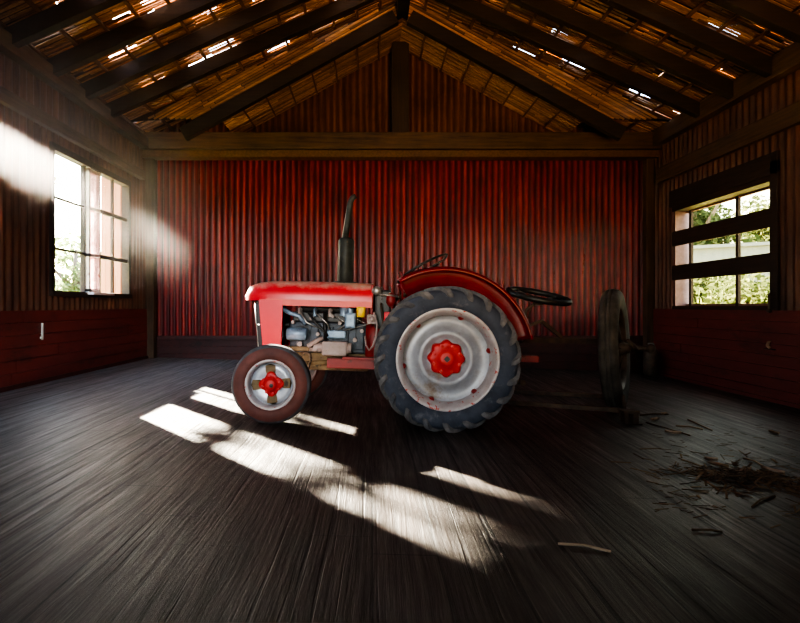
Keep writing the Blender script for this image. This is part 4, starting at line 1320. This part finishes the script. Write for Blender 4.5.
# right side
for i, (x, y, h, r_, n_, sz, lab) in enumerate([(19.5, 32.5, 10.6, 3.4, 6500, 0.2, 'tall green tree behind the tin shed, far half of the right window'),
                               (28.5, 36.5, 10.2, 3.4, 5500, 0.2, 'tall green tree behind the tin shed, near half of the right window'),
                               (10.7, 14.2, 2.5, 1.7, 4000, 0.10, 'low bush below the near half of the right window'),
                               (10.6, 17.6, 2.7, 1.6, 4000, 0.10, 'low bush below the far half of the right window')]):
    tree('leafy_tree' if h > 3 else 'leafy_bush', x, y, h, r_, n_, sz, M['leaf_dark'], lab, 10+i, 'trees outside the right window', 'tree' if h > 3 else 'bush', clumps=12)
sh = empty('tin_shed', (18.6, 27.5, -0.45), (0, 0, math.radians(-34))); tag(sh, 'pale blue-grey tin shed seen through the middle of the right window', 'shed')
b = MB(); b.box((-6.5, -1.5, 0), (6.5, 1.5, 4.5)); b.build('wall', M['shed'], sh)
b = MB(); b.prism([(-6.8, 4.45), (6.8, 4.45), (6.8, 4.6), (-6.8, 4.6)], -1.8, 1.8); b.build('roof', M['shed'], sh)
SHADE = [(6.9, 1.78, 7.8, 1.88, 0.03, 2.4, 120, 0.05),
         (6.7, 3.15, 7.45, 2.85, 0.03, 2.6, 420, 0.16),
         (7.0, 2.25, 7.7, 2.5, 0.02, 2.2, 90, 0.06),
         (8.1, 2.3, 8.9, 2.1, 0.02, 3.0, 110, 0.07),
         (7.3, 3.2, 9.0, 3.1, 0.03, 2.8, 260, 0.09),
         (6.9, 3.05, 8.1, 2.97, 0.03, 2.5, 420, 0.12)]
# tree whose branches break the low sun before the left window
SUN = Vector((2.17, -2.24, -1.30)).normalized()
tq = empty('leafy_tree', (-9.6, 10.6, -0.45)); tag(tq, 'tree beside the barn whose branches reach before the left window', 'tree')
def path(yw, zw, d):
    p = Vector((XL, yw, zw)) - SUN*(d/SUN.x)
    return p
TQI = Matrix.Translation(-Vector(tq.location))
rg = random.Random(12)
b = MB(); b.tube([(-9.6, 10.6, -0.6), (-9.5, 10.7, 2.2), (-9.3, 10.9, 4.6), (-9.2, 11.0, 6.2)], [0.2, 0.16, 0.11, 0.04], 10)
o = b.build('trunk', M['bark'], tq); o.matrix_parent_inverse = TQI
b = MB(); bl = MB()
for (ya, zza, yb_, zzb, r, d, n, lr) in SHADE:
    p0, p1 = path(ya, zza, d), path(yb_, zzb, d)
    b.tube([Vector((-9.35, 10.85, 3.6)), p0.lerp(Vector((-9.35, 10.85, 3.6)), 0.4)+Vector((0, 0, 0.2)), p0, p0.lerp(p1, 0.5)+Vector((0, 0, 0.05)), p1], [0.05, 0.035, r, r*0.8, r*0.3], 6)
    for k in range(n):
        t = rg.random()
        c = p0.lerp(p1, t)+Vector((rg.gauss(0, lr), rg.gauss(0, lr), rg.gauss(0, lr)))
        u = Vector((rg.gauss(0, 1), rg.gauss(0, 1), rg.gauss(0, 0.7))).normalized(); w_ = u.cross(Vector((rg.gauss(0, 1), rg.gauss(0, 1), rg.gauss(0, 1)))).normalized()
        q_ = rg.uniform(0.05, 0.10)
        bl.face([c-u*q_, c-w_*q_*0.5, c+u*q_, c+w_*q_*0.5])
o = b.build('branches', M['bark'], tq); o.matrix_parent_inverse = TQI
o = bl.build('foliage', M['leaf'], tq, recalc=False); o.matrix_parent_inverse = TQI

# ================================================================== LIGHT
sd = bpy.data.lights.new('sun', 'SUN'); so = bpy.data.objects.new('sun', sd); COL.objects.link(so)
so.rotation_euler = SUN.to_track_quat('-Z', 'Y').to_euler(); so.location = (-12, 14, 10)
sd.energy = 190.0; sd.angle = math.radians(0.9); sd.color = (1.0, 0.86, 0.70)
w = bpy.data.worlds.new('world'); scene.world = w; w.use_nodes = True
nt = w.node_tree
for n in list(nt.nodes): nt.nodes.remove(n)
wo = nd(nt, 'ShaderNodeOutputWorld'); bg = nd(nt, 'ShaderNodeBackground')
sk = nd(nt, 'ShaderNodeTexSky'); sk.sky_type = 'NISHITA'; sk.sun_disc = False
sk.sun_elevation = math.radians(22); sk.sun_rotation = math.atan2(-SUN.x, -SUN.y); sk.dust_density = 1.0; sk.air_density = 1.2
mixed = mixc(nt, 0.45, sk.outputs[0], (2.25, 2.55, 3.0))
nt.links.new(mixed, bg.inputs['Color']); bg.inputs['Strength'].default_value = 2.2
nt.links.new(bg.outputs[0], wo.inputs['Surface'])
def area(name, loc, target, size, power, color):
    d = bpy.data.lights.new(name, 'AREA'); d.energy = power; d.color = color; d.shape = 'RECTANGLE'; d.size = size[0]; d.size_y = size[1]
    o = bpy.data.objects.new(name, d); COL.objects.link(o); o.location = loc
    o.rotation_euler = (Vector(target)-Vector(loc)).to_track_quat('-Z', 'Y').to_euler()
    return o
area('tractor_fill', (-1.9, -2.2, 2.5), (0.0, 6, 1.15), (1.2, 1.2), 12, (1.0, 0.94, 0.88)).data.spread = math.radians(42)  # added fill lamp behind the camera, brightens the tractor side
area('left_floor_fill', (-1.2, -2.2, 3.5), (-3.1, 7.8, 0.0), (0.8, 0.8), 12, (0.72, 0.84, 1.0)).data.spread = math.radians(30)  # added cool lamp, brightens the far floor along the left wall
area('warm_roof_fill', (2.2, -1.9, 0.6), (2.0, 6.0, 6.2), (2.5, 0.8), 85, (1.0, 0.60, 0.28)).data.spread = math.radians(75)  # added warm lamp behind the camera, lights the roof laths from below

# haze in the light by the left window, plus an added lens-veil volume
def haze_mat(dn):
    m, nt, out = new_mat('haze_scatter')
    tc = nd(nt, 'ShaderNodeTexCoord').outputs['Object']
    g = nd(nt, 'ShaderNodeTexGradient', gradient_type='SPHERICAL')
    nt.links.new(tc, g.inputs[0])
    dens = math_n(nt, 'MULTIPLY', math_n(nt, 'POWER', g.outputs['Fac'], 2.0), dn)
    sc = nd(nt, 'ShaderNodeVolumeScatter'); sc.inputs['Color'].default_value = (1, 0.95, 0.9, 1); sc.inputs['Anisotropy'].default_value = 0.35
    nt.links.new(dens, sc.inputs['Density'])
    nt.links.new(sc.outputs[0], out.inputs['Volume'])
    return m
b = MB(); b.sphere((0, 0, 0), 1.0, 32)
hz_ = b.build('haze_volume', haze_mat(0.08))
hz_.location = (-2.85, 6.6, 2.6); hz_.scale = (1.25, 2.3, 1.5)
tag(hz_, 'glowing dusty haze in the air beside the left window', 'haze', kind='stuff')
b = MB(); b.sphere((0, 0, 0), 1.0, 32)
hz2 = b.build('haze_volume', haze_mat(0.14))  # volume added to imitate veiling lens flare at the left edge
hz2.location = (-2.0, 3.1, 2.2); hz2.scale = (1.0, 1.2, 0.85)
tag(hz2, 'added pale veil imitating lens flare high at the left edge before the left window', 'haze', kind='stuff')
b = MB(); b.box((XL-0.03, 5.86, 1.94), (XL-0.025, 5.99, 2.42))
struct(b.build('window_3', M['dusty_glass']), 'sliver of a small dusty pane at the left edge', 'window')

scene.view_settings.view_transform = 'AgX'
try: scene.view_settings.look = 'AgX - High Contrast'
except Exception: pass
scene.view_settings.exposure = 0.75
scene.cycles.max_bounces = 8
scene.cycles.transparent_max_bounces = 12
scene.cycles.sample_clamp_indirect = 6.0
scene.cycles.volume_bounces = 1
